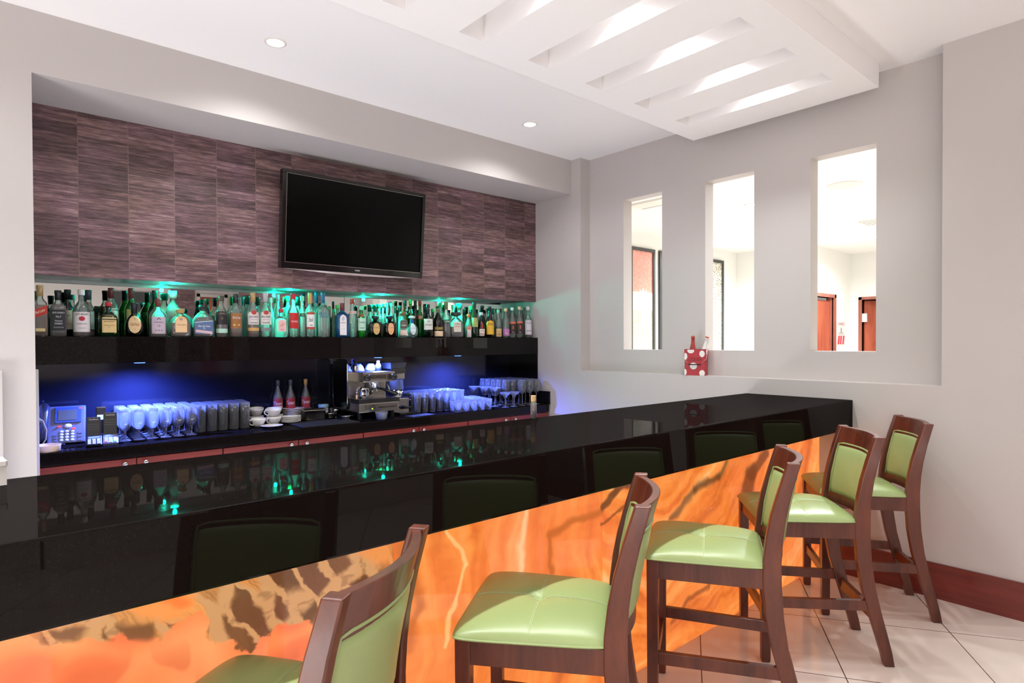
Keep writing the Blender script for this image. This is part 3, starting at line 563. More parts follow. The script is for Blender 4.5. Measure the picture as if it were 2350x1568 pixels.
# (x, height, half width, row, shape, glass, liquid, fill, cap, label, description)
SHELF_BOTTLES = [
 (0.239, 0.292, 0.0352, 'F', 'sq', 'clear', 'amber', 0.62, 'tan', 'diag', 'tall square whisky bottle with slanted red label, first on the left of the shelf'),
 (0.322, 0.267, 0.0383, 'F', 'sqs', 'clear', 'whisky', 0.7, 'black', 'jd', 'square whisky bottle with ornate black label and black cap'),
 (0.377, 0.283, 0.0316, 'B', 'std', 'dark', 'none', 0, 'black', 'cream', 'dark bottle with cream script label between the black label and white label whiskies'),
 (0.432, 0.278, 0.044, 'F', 'std', 'clear', 'whisky', 0.22, 'white', 'jb', 'clear bourbon bottle with white label, red seal and white cap'),
 (0.48, 0.286, 0.0309, 'B', 'std', 'clear', 'amber', 0.74, 'slate', 'teal', 'amber bottle with slate capsule behind the red seal bourbon'),
 (0.532, 0.189, 0.0197, 'B', 'std', 'green', 'none', 0, 'dkgreen', 'none', 'short green bottle with dark green cap behind the red capped green bottle'),
 (0.567, 0.209, 0.0461, 'F', 'squat', 'green', 'none', 0, 'red', 'buch', 'squat green bottle with red cap and big cream label'),
 (0.597, 0.305, 0.0408, 'B', 'std', 'clear', 'amber', 0.66, 'maroon', 'whiteb', 'clear amber bottle with maroon cap standing behind the cream labelled green bottle'),
 (0.704, 0.309, 0.0375, 'B', 'std', 'bright', 'none', 0, 'maroon', 'olive', 'bright green bottle with maroon cap and olive label'),
 (0.699, 0.211, 0.0538, 'F', 'bulb', 'dark', 'none', 0, 'black', 'parr', 'bulbous dark bottle with oval cream label'),
 (0.835, 0.302, 0.0414, 'B', 'std', 'green', 'none', 0, 'dkgreen', 'none', 'tall dark green bottle behind the ornate silver labelled whisky'),
 (0.829, 0.241, 0.05, 'F', 'std', 'clear', 'whisky', 0.52, 'maroon', 'chiv', 'whisky bottle with ornate silver crest label and maroon cap'),
 (0.938, 0.304, 0.0452, 'B', 'deca', 'clear', 'none', 0, 'clear', 'none', 'clear decanter with wide glass stopper lit green'),
 (0.955, 0.182, 0.0618, 'F', 'deca', 'clear', 'amber', 0.5, 'tan', 'crown', 'cut glass decanter with arched peach label'),
 (1.09, 0.209, 0.0667, 'F', 'deca', 'clear', 'whisky', 0.62, 'black', 'flor', 'wide dark rum bottle with blue curved label'),
 (1.145, 0.262, 0.0319, 'B', 'long', 'dark', 'none', 0, 'dkgreen', 'none', 'slim dark bottle with green cap behind the blue labelled rum'),
 (1.203, 0.278, 0.0397, 'F', 'std', 'clear', 'whisky', 0.6, 'bronze', 'blk', 'rum bottle with black label and pale band near the foot'),
 (1.295, 0.294, 0.0406, 'F', 'std', 'clear', 'amber', 0.55, 'black', 'gold', 'rum bottle with brown and gold label and black cap'),
 (1.41, 0.295, 0.0312, 'B', 'std', 'clear', 'whisky', 0.7, 'dkgreen', 'none', 'amber bottle with green cap behind the gold capped white labelled rum'),
 (1.41, 0.309, 0.039, 'F', 'rum', 'clear', 'amber', 0.3, 'tan', 'bac', 'golden rum bottle with white label, red disc and tan capsule'),
 (1.482, 0.289, 0.026, 'B', 'std', 'clear', 'none', 0, 'dkgreen', 'none', 'bottle with dark green cap between the two white labelled rums'),
 (1.493, 0.313, 0.0398, 'F', 'rum', 'clear', 'none', 0, 'silver', 'bac', 'white rum bottle with white label, red disc and silver capsule'),
 (1.571, 0.287, 0.0277, 'B', 'long', 'frost', 'none', 0, 'frost', 'none', 'frosted bottle glowing green right of the silver capped rum'),
 (1.623, 0.314, 0.0229, 'B', 'long', 'frost', 'none', 0, 'silver', 'none', 'slim frosted bottle with silver cap glowing green'),
 (1.603, 0.203, 0.0438, 'F', 'sqs', 'clear', 'none', 0, 'red', 'pink', 'small square clear bottle with red cap and striped pink label'),
 (1.699, 0.305, 0.0334, 'B', 'long', 'clear', 'none', 0, 'green', 'none', 'clear bottle with bright green cap behind the small pink labelled one'),
 (1.692, 0.314, 0.0406, 'F', 'rum', 'clear', 'none', 0, 'red', 'cac', 'clear rum bottle with tall red label and red cap'),
 (1.774, 0.302, 0.0277, 'B', 'std', 'clear', 'none', 0, 'dkgreen', 'none', 'clear bottle with dark green cap right of the red labelled rum'),
 (1.758, 0.301, 0.0234, 'F', 'long', 'clear', 'none', 0, 'mint', 'tiny', 'slim clear bottle with mint cap and tiny dark label'),
 (1.817, 0.329, 0.0339, 'F', 'vod', 'clear', 'none', 0, 'gold', 'stoli', 'vodka bottle with gold capsule and white label banded in red'),
 (1.919, 0.346, 0.0398, 'B', 'vod', 'clear', 'none', 0, 'blue', 'none', 'clear bottle with blue cap behind the blue lettered vodka'),
 (1.916, 0.338, 0.0499, 'F', 'vod', 'clear', 'none', 0, 'blue', 'abs', 'vodka bottle with blue lettering on clear glass and blue cap'),
 (1.984, 0.279, 0.0235, 'B', 'std', 'clear', 'none', 0, 'white', 'none', 'clear bottle with white cap right of the blue lettered vodka'),
 (2.024, 0.243, 0.0142, 'B', 'std', 'green', 'none', 0, 'green', 'none', 'pale green bottle with green cap left of the blue glass gin'),
 (2.054, 0.281, 0.0135, 'B', 'std', 'clear', 'none', 0, 'black', 'none', 'clear bottle with black cap left of the blue glass gin'),
 (2.09, 0.255, 0.0212, 'B', 'std', 'mint', 'none', 0, 'lime', 'none', 'mint bottle with lime cap touching the blue glass gin'),
 (2.068, 0.262, 0.049, 'F', 'sqs', 'blue', 'none', 0, 'maroon', 'bomb', 'square blue glass gin bottle with white arched label'),
 (2.153, 0.296, 0.0336, 'F', 'std', 'clear', 'none', 0, 'red2', 'beef', 'clear gin bottle with red double cap and red banner label'),
 (2.229, 0.244, 0.0348, 'F', 'std', 'bright', 'none', 0, 'mint', 'tanq', 'green gin bottle with red seal and white label'),
 (2.366, 0.266, 0.0267, 'B', 'std', 'clear', 'none', 0, 'dkgreen', 'none', 'clear bottle with dark green cap behind the first oval labelled tequila'),
 (2.416, 0.267, 0.0207, 'B', 'std', 'clear', 'none', 0, 'teal', 'none', 'clear bottle with teal cap just right of a dark green capped one'),
 (2.456, 0.273, 0.0181, 'B', 'std', 'clear', 'none', 0, 'green', 'none', 'clear bottle with green cap behind the gap between the two brown tequilas'),
 (2.491, 0.281, 0.015, 'B', 'std', 'clear', 'none', 0, 'blackband', 'none', 'clear bottle with banded black cap behind the second oval labelled tequila'),
 (2.526, 0.286, 0.0176, 'B', 'std', 'clear', 'none', 0, 'mint', 'none', 'clear bottle with mint cap behind the second oval labelled tequila'),
 (2.565, 0.291, 0.0189, 'B', 'long', 'frost', 'none', 0, 'mint', 'none', 'frosted bottle with mint cap glowing green behind the brown tequila'),
 (2.603, 0.263, 0.0174, 'B', 'std', 'clear', 'none', 0, 'teal', 'none', 'clear bottle with short teal cap right of a frosted one'),
 (2.646, 0.269, 0.0236, 'B', 'std', 'clear', 'whisky', 0.5, 'teal', 'none', 'amber bottle with teal cap behind the round stoppered silver tequila'),
 (2.35, 0.172, 0.0559, 'F', 'sqs', 'darkgreen', 'none', 0, 'stopper', 'juli', 'square dark green tequila bottle with black stopper and oval cream label'),
 (2.48, 0.176, 0.052, 'F', 'sqs', 'brown', 'none', 0, 'stopper', 'juli2', 'square brown tequila bottle with black stopper and oval peach label'),
 (2.601, 0.215, 0.0351, 'F', 'sq', 'clear', 'none', 0, 'ball', 'k1800', 'tapered clear tequila bottle with wooden ball stopper and numbered dark label'),
 (2.689, 0.181, 0.0516, 'F', 'bulb', 'ice', 'none', 0, 'bluestop', 'juli3', 'round pale blue tequila bottle with blue neck and oval white label'),
 (2.698, 0.315, 0.0268, 'B', 'long', 'bright', 'none', 0, 'dkgreen', 'none', 'bright green bottle with dark green cap behind the ball stoppered tequila'),
 (2.753, 0.325, 0.0253, 'B', 'long', 'bright', 'none', 0, 'green', 'none', 'bright green bottle with green cap behind the pale blue round bottle'),
 (2.8, 0.319, 0.0197, 'B', 'std', 'green', 'none', 0, 'black', 'none', 'green bottle with black cap behind the pale blue round bottle'),
 (2.847, 0.321, 0.0257, 'B', 'long', 'bright', 'none', 0, 'redb', 'redl', 'bright green bottle with brick red cap and red label'),
 (2.895, 0.281, 0.0198, 'B', 'std', 'green', 'none', 0, 'dkgreen', 'none', 'dark green bottle behind the one with the white animal label'),
 (2.843, 0.255, 0.0477, 'F', 'std', 'darkgreen', 'none', 0, 'black', 'osb', 'dark green brandy bottle with white label showing a small animal'),
 (2.935, 0.291, 0.0188, 'B', 'long', 'dark', 'none', 0, 'brown', 'none', 'slim bottle with brown black capsule behind the dark green brandy'),
 (2.978, 0.254, 0.0214, 'B', 'std', 'green', 'none', 0, 'green', 'none', 'small green bottle right of the dark green brandy'),
 (2.949, 0.252, 0.0453, 'F', 'long', 'dark', 'none', 0, 'olive', 'mei', 'black bottle with olive cap, gold band and cream label at the foot'),
 (3.059, 0.311, 0.0308, 'B', 'std', 'clear', 'none', 0, 'green', 'none', 'clear bottle with green cap left of the olive capped red aperitif'),
 (3.034, 0.308, 0.0376, 'F', 'std', 'clear', 'redliq', 0.42, 'olive', 'camp', 'clear bottle of dark red aperitif with olive cap'),
 (3.138, 0.223, 0.0643, 'F', 'deca', 'clear', 'whisky', 0.42, 'flatcap', 'dis', 'wide square liqueur bottle with flat dark cap and white label'),
 (3.196, 0.297, 0.0314, 'B', 'long', 'frost', 'none', 0, 'mint', 'none', 'glowing frosted bottle behind the flat capped liqueur'),
 (3.264, 0.311, 0.0323, 'B', 'deca', 'frost', 'none', 0, 'teal', 'none', 'glowing frosted decanter with teal stopper behind the flat capped liqueur'),
 (3.323, 0.265, 0.024, 'B', 'std', 'green', 'none', 0, 'dkgreen', 'none', 'small dark green bottle left of the orange capped one'),
 (3.275, 0.208, 0.0307, 'F', 'long', 'clear', 'none', 0, 'orange', 'coint', 'bottle with orange cap and pink and white label'),
 (3.343, 0.32, 0.0358, 'F', 'champ', 'green', 'none', 0, 'dkgreen', 'olive', 'champagne shaped dark green bottle with small pale label'),
 (3.398, 0.292, 0.0262, 'B', 'std', 'green', 'none', 0, 'green', 'none', 'green bottle with green cap behind the champagne shaped bottle'),
 (3.419, 0.231, 0.0376, 'F', 'bulb', 'dark', 'none', 0, 'white', 'marn', 'squat dark liqueur bottle with red ribbon and white label'),
 (3.531, 0.301, 0.0286, 'B', 'std', 'dark', 'none', 0, 'black', 'none', 'dark bottle with black cap behind the red ribboned liqueur'),
 (3.519, 0.287, 0.0422, 'F', 'champ', 'brown', 'none', 0, 'black', 'kahl', 'brown bottle with big yellow label and black cap'),
 (3.653, 0.28, 0.0291, 'B', 'std', 'clear', 'none', 0, 'teal', 'none', 'clear bottle with teal cap right of the yellow labelled one'),
 (3.623, 0.262, 0.0326, 'F', 'long', 'clear', 'darkliq', 0.4, 'mint', 'tan2', 'long necked bottle with mint cap and cream label'),
 (3.75, 0.279, 0.0231, 'B', 'std', 'clear', 'none', 0, 'brown', 'none', 'clear bottle with brown cap behind the mint capped long neck'),
 (3.714, 0.277, 0.0371, 'F', 'std', 'clear', 'none', 0, 'cork', 'purp', 'clear bottle with pale cork and purple label'),
 (3.796, 0.288, 0.0353, 'F', 'std', 'clear', 'none', 0, 'clear', 'blk2', 'clear bottle with black and orange label, twin on the left without cork'),
 (3.885, 0.3, 0.0357, 'F', 'std', 'clear', 'none', 0, 'cork', 'blk2', 'clear bottle with black and orange label and a cork'),
 (4.027, 0.302, 0.0238, 'B', 'std', 'clear', 'none', 0, 'clear', 'none', 'clear bottle behind the corked black labelled one'),
 (3.999, 0.304, 0.0383, 'F', 'std', 'clear', 'redliq', 0.12, 'white', 'monin', 'clear syrup bottle with white label, last on the right of the shelf'),
]

# ---------------------------------------------------------------- the bar
t = thing('bar_counter', 'long bar with a thick glossy black top over a glowing orange onyx front', 'bar counter', (0,0,0))
bx0 = -1.7
m = MB(); m.cbox(bx0,XR-.001,1.452,2.152,.918,1.097,.006); obj('countertop', m, M_black, t)
obj('core', MB().box(bx0,XR-.001,1.670,2.05,.0,.917), M_black, t)
for a, b1 in ((bx0,.947),(.951,1.9295),(1.9325,XR-.001)): obj('onyx_panel', MB().cbox(a,b1,1.652,1.669,.004,.916,.0015), M_onyx, t)

# ---------------------------------------------------------------- back bar shelf, mirror, splashback
SZ = 1.507
t = thing('bottle_shelf', 'thick glossy black shelf carrying the spirit bottles', 'shelf', (0,0,0))
m = MB(); m.cbox(.191,XR-.001,4.295,4.70,1.349,SZ,.002); obj('board', m, M_black, t)
t = thing('wall_mirror', 'long mirror strip behind the spirit bottles', 'mirror', (0,0,0))
for a, b1 in ((.192,2.206),(2.209,XR-.002)): obj('mirror_panel', MB().box(a,b1,4.612,4.618,SZ,2.1), M_mirror, t)
t = thing('light_pelmet', 'dark metal strip with green lamps under the slate cladding', 'pelmet', (0,0,0))
obj('strip', MB().box(.192,3.87,4.362,4.61,1.858,1.872), M_soffit, t)
for x in GREEN_X: obj('green_lamp', MB().lathe([(.022,0),(.022,-.004)], x, 4.45, 1.857, 20), emis('green_lens',(40,255,200),8), t)
t = thing('splashback', 'polished black stone splashback under the bottle shelf', 'splashback', (0,0,0))
obj('back_panel', MB().box(.192,XR-.001,4.70,4.718,.872,1.348), M_splash, t)
m = MB(); m.box(XR-.012,XR-.001,4.297,4.70,.872,1.348); m.box(XR-.022,XR-.001,4.125,4.70,.8725,.992); obj('side_panel', m, M_black, t)
for x in BLUE_X: obj('blue_lamp', MB().lathe([(.03,0),(.03,-.006)], x, 4.45, 1.348, 20), emis('blue_lens',(60,90,255),8), t)

# counter and cabinets
t = thing('worktop', 'black stone worktop under the splashback holding glasses and coffee machine', 'worktop', (0,0,0))
m = MB(); m.cbox(.191,XR-.023,4.12,4.70,.803,.872,.004); obj('slab', m, M_black, t)
M_knob = M_chrome
for i, (a, b1, ks, lb) in enumerate([(.192,1.138,(.605,.71),'red wood cabinet under the telephone end of the worktop'),(1.142,2.118,(1.576,1.683),'red wood cabinet under the cups and plates'),
      (2.122,3.088,(2.543,2.64),'red wood cabinet under the coffee machine'),(3.092,4.045,(3.50,3.613),'red wood cabinet under the wine glasses')]):
    c = thing('base_cabinet', lb, 'cabinet', (0,0,0), 0, 'base cabinets below the worktop')
    obj('body', MB().box(a,b1,4.15,4.69,.08,.80), M_cab, c)
    mid = (a+b1)/2
    for (d0, d1, k) in ((a+.002,mid-.003,ks[0]),(mid+.003,b1-.002,ks[1])):
        d = obj('door', MB().cbox(d0,d1,4.128,4.15,.09,.793,.002), M_cab, c)
        kn = MB(); kn.sm = True; kn.M = Matrix.Translation((k,4.128,.768)) @ Matrix.Rotation(PI/2,4,'X'); kn.lathe([(.006,0),(.006,.012),(.014,.018),(.014,.024),(.008,.028)], seg=16); obj('knob', kn, M_knob, d)

# ---------------------------------------------------------------- bottles
GL = {'clear': glass('glass_clear',(236,244,240),.24), 'green': glass('glass_green',(46,92,52),.16,srgb=(70,130,80)), 'bright': glass('glass_bright_green',(70,190,80),.22,srgb=(60,200,80)),
      'darkgreen': glass('glass_dark_green',(22,48,28),.10,srgb=(40,80,50)), 'dark': glass('glass_dark',(26,20,16),.08,srgb=(60,45,36)), 'brown': glass('glass_brown',(58,34,20),.12,srgb=(90,56,36)),
      'frost': glass('glass_frosted',(214,240,230),.55,.2), 'blue': glass('glass_blue',(60,140,205),.25,srgb=(60,150,215)), 'ice': glass('glass_ice',(190,228,236),.22), 'mint': glass('glass_mint',(150,220,170),.2)}
def liquid(name, rgb):
    if name in MATS: return MATS[name]
    m, t_, b, N, L = nt(name); setp(b, lin(rgb), .08); b.inputs['Transmission Weight'].default_value = 0; b.inputs['Specular IOR Level'].default_value = .5
    tr = N.new('ShaderNodeBsdfTransparent'); tr.inputs[0].default_value = lin(tuple(min(255,int(v*1.15)) for v in rgb)); mx = N.new('ShaderNodeMixShader'); mx.inputs[0].default_value = .5
    L.new(b.outputs[0], mx.inputs[1]); L.new(tr.outputs[0], mx.inputs[2]); L.new(mx.outputs[0], N['Material Output'].inputs[0]); MATS[name] = m; return m
LQ = {'amber': liquid('liquid_amber',(176,92,44)), 'whisky': liquid('liquid_whisky',(112,52,34)), 'redliq': liquid('liquid_red',(96,24,24)), 'darkliq': liquid('liquid_dark',(34,22,24))}
def capm(rgb, rough=.35, metal=0): return mat('cap_%d_%d_%d' % rgb, rgb, rough, metal, noise=0)
CAPS = {'tan':(176,138,92),'black':(28,26,28),'white':(206,198,198),'slate':(70,72,84),'dkgreen':(26,62,50),'red':(178,40,48),'maroon':(110,44,44),'clear':(200,226,218),'bronze':(74,66,52),'silver':(178,176,178),
        'frost':(206,236,226),'green':(60,190,100),'mint':(120,220,180),'gold':(196,158,88),'blue':(30,96,130),'lime':(128,196,110),'red2':(150,44,34),'teal':(40,110,96),'blackband':(34,40,36),'stopper':(34,30,28),
        'ball':(120,76,46),'bluestop':(206,212,214),'redb':(158,66,40),'brown':(78,46,42),'olive':(104,108,70),'flatcap':(38,40,34),'orange':(226,118,40),'cork':(222,186,150)}
def profile(sh, H, R):
    n = .0145 if sh != 'deca' else .017
    if sh == 'squat': p = [(.88,0),(1,.03),(1,.50),(.85,.60),(.5,.68)]; zn = .74
    elif sh == 'bulb': p = [(.74,0),(.96,.12),(1,.28),(.94,.44),(.7,.56),(.42,.63)]; zn = .67; n = .016
    elif sh == 'deca': p = [(.86,0),(1,.04),(1,.52),(.8,.64),(.45,.76)]; zn = .80
    elif sh == 'champ': p = [(.94,0),(1,.03),(1,.40),(.88,.50),(.62,.66),(.42,.80)]; zn = .84
    elif sh == 'long': p = [(.92,0),(1,.03),(1,.50),(.86,.60),(.58,.70),(.42,.78)]; zn = .82; n = .012
    elif sh in ('sq','sqs'): p = [(.94,0),(1,.03),(1,.60),(.9,.66),(.55,.72)]; zn = .76
    elif sh == 'vod': p = [(.94,0),(1,.03),(1,.56),(.9,.63),(.5,.69)]; zn = .73; n = .013
    else: p = [(.93,0),(1,.03),(1,.55),(.88,.62),(.55,.70)]; zn = .76
    n = min(n, R*.6)
    return [(R*r, H*z) for r, z in p]+[(n,H*zn),(n,H*.985)], n, zn
LABELS = {   # z0, z1 (of H), half width (of R), shape, colour, [(text, z, width, height, colour, shear)]
 'diag': (.40,.56,.9,'diag',(186,52,38),[('Red Label',.49,1.2,.055,(240,220,190),0)]),
 'jd': (.13,.58,.86,'rect',(34,34,38),[('JACK DANIEL\'S',.51,1.45,.045,(220,218,216),0),('No.7',.43,.6,.04,(220,218,216),0),('Tennessee',.34,.9,.03,(220,218,216),.3),('WHISKEY',.28,1.0,.035,(220,218,216),0),('- - - - - -',.20,1.1,.02,(190,188,186),0)]),
 'cream': (.16,.56,.9,'rect',(206,192,172),[('Jack',.45,.8,.07,(60,48,40),.4),('whiskey',.27,.8,.03,(90,76,66),0)]),
 'jb': (.10,.52,.92,'rect',(218,208,206),[('JIM BEAM',.465,1.4,.05,(60,40,40),0),('BOURBON WHISKEY',.27,1.1,.022,(100,70,70),0),('STRAIGHT',.18,.8,.02,(120,90,90),0)]),
 'teal': (.16,.54,.9,'rect',(170,206,192),[('Jack',.45,.8,.07,(50,60,58),.4),('whiskey',.27,.8,.03,(80,96,90),0)]),
 'buch': (.12,.62,.78,'rect',(214,182,122),[('BUCHANAN\'S',.44,1.1,.035,(70,50,30),0),('Blended Scotch',.33,1.1,.03,(120,80,40),.2),('12',.27,.18,.04,(120,80,40),0)]),
 'whiteb': (.14,.58,.85,'rect',(206,222,210),[('1875',.48,.6,.05,(70,70,70),0)]),
 'olive': (.30,.56,.75,'rect',(168,168,96),[]),
 'parr': (.10,.62,.66,'oval',(210,176,130),[('O',.52,.16,.06,(110,80,50),0),('Old Parr',.36,.95,.09,(120,80,44),0),('12',.22,.12,.03,(120,80,44),0)]),
 'chiv': (.08,.52,.75,'rect',(190,172,184),[('CHIVAS REGAL',.38,1.0,.035,(70,36,44),0),('12',.29,.3,.06,(70,36,44),0),('* * *',.17,.8,.06,(96,56,66),0),('^',.47,.5,.06,(96,56,66),0)]),
 'crown': (.16,.74,.56,'arch',(226,186,140),[('Crown Royal',.42,.85,.06,(120,70,60),.3),('*',.62,.3,.10,(110,50,70),0)]),
 'flor': (.10,.50,.85,'flor',(86,104,140),[('Flor de Cana',.34,1.1,.06,(236,232,230),.4),('12',.27,.2,.05,(236,232,230),0)]),
 'blk': (.30,.62,.85,'rect',(34,30,32),[('Abuelo',.57,.8,.04,(170,130,90),.3),('12',.45,.3,.05,(170,140,110),0)]),
 'gold': (.20,.55,.85,'rect',(150,98,52),[('Flor de Cana',.45,1.2,.06,(240,228,214),.4),('- -',.28,1.0,.03,(220,180,110),0)]),
 'bac': (.28,.56,.92,'rect',(208,196,192),[('BACARDI',.455,1.45,.042,(40,34,36),0),('- - - - -',.39,1.1,.012,(90,84,84),0),('*****',.32,1.2,.035,(50,44,44),0)]),
 'pink': (.20,.62,.6,'arch',(224,176,168),[('////',.42,.8,.12,(176,60,70),.9),('Lime',.27,.5,.05,(90,90,130),.2)]),
 'cac': (.20,.56,.75,'rect',(184,30,32),[('CACIQUE',.36,1.15,.045,(236,220,214),0)]),
 'tiny': (.50,.58,.8,'rect',(40,70,52),[('RIS',.54,.7,.04,(150,190,160),0)]),
 'stoli': (.18,.56,.85,'bands',(222,220,214),[('Stoli',.39,1.0,.09,(60,60,60),.6),('VODKA',.27,.7,.03,(140,70,40),0)]),
 'abs': (.0,.0,0,'none',(0,0,0),[('ABSOLUT',.52,1.5,.05,(24,90,140),0),('VODKA',.45,1.2,.05,(24,90,140),0)]),
 'bomb': (.06,.66,.52,'arch',(222,214,214),[('BOMBAY',.42,.7,.03,(70,70,110),0),('o',.54,.35,.11,(130,150,180),0),('= = =',.25,.5,.02,(150,150,160),0)]),
 'beef': (.62,.69,.92,'rect',(226,206,200),[('BEEFEATER',.655,1.5,.035,(176,50,48),0),('GIN',.25,.6,.03,(60,60,60),0)]),
 'tanq': (.22,.62,.85,'rect',(176,208,190),[('Tanqueray',.48,1.3,.07,(80,110,96),.5),('____',.3,1.1,.02,(90,120,100),0)]),
 'juli': (.12,.68,.46,'oval',(206,166,104),[('Don Julio',.44,.8,.06,(140,90,50),.2),('REPOSADO',.25,.4,.035,(140,80,40),0)]),
 'juli2': (.12,.68,.46,'oval',(222,166,116),[('Don Julio',.44,.8,.06,(140,90,50),.2),('ANEJO',.25,.35,.035,(160,80,40),0)]),
 'juli3': (.12,.66,.46,'oval',(206,216,220),[('Don Julio',.42,.8,.06,(110,120,130),.2),('BLANCO',.23,.35,.035,(110,60,60),0)]),
 'k1800': (.10,.68,.85,'k',(84,78,70),[('1800',.46,1.1,.06,(232,226,216),0),('TEQUILA',.55,1.0,.03,(200,190,170),0)]),
 'redl': (.50,.60,.95,'rect',(206,92,80),[('Vermouth',.55,1.2,.05,(240,220,200),.3)]),
 'osb': (.26,.62,.8,'rect',(210,208,196),[('VETERANO',.42,1.2,.05,(50,50,50),0),('n',.53,.4,.05,(50,40,40),0)]),
 'mei': (.04,.34,.85,'mei',(222,192,158),[('J MEIER',.31,1.0,.035,(214,190,90),0)]),
 'camp': (.40,.50,.95,'rect',(26,72,60),[('CAMPARI',.45,1.5,.06,(190,220,204),0)]),
 'dis': (.22,.62,.55,'rect',(206,196,178),[('Amaretto',.44,.8,.05,(176,70,50),0),('o',.55,.2,.07,(130,120,110),0)]),
 'coint': (.02,.46,.62,'coint',(226,206,206),[('Cointreau',.40,1.0,.05,(200,80,60),0)]),
 'marn': (.06,.34,.7,'rect',(220,206,196),[('Grand',.27,.9,.05,(130,60,50),0),('Marnier',.16,1.1,.05,(130,60,50),0)]),
 'kahl': (.10,.56,.85,'arch',(232,178,52),[('Kahlua',.44,1.1,.08,(60,46,20),0)]),
 'tan2': (.04,.32,.85,'rect',(214,176,120),[('No',.22,.4,.06,(60,40,30),0),('RUM',.12,.6,.05,(60,40,30),0)]),
 'purp': (.06,.30,.85,'rect',(190,120,176),[('Grey',.14,.8,.06,(238,230,236),0)]),
 'blk2': (.14,.52,.85,'blk2',(54,34,36),[('RUM',.18,.4,.03,(236,226,222),0),('8',.34,.4,.12,(226,110,60),0)]),
 'monin': (.10,.56,.9,'rect',(216,206,212),[('MONIN',.47,1.3,.045,(70,66,70),0),('----',.22,1.2,.02,(60,40,40),0)]),
}
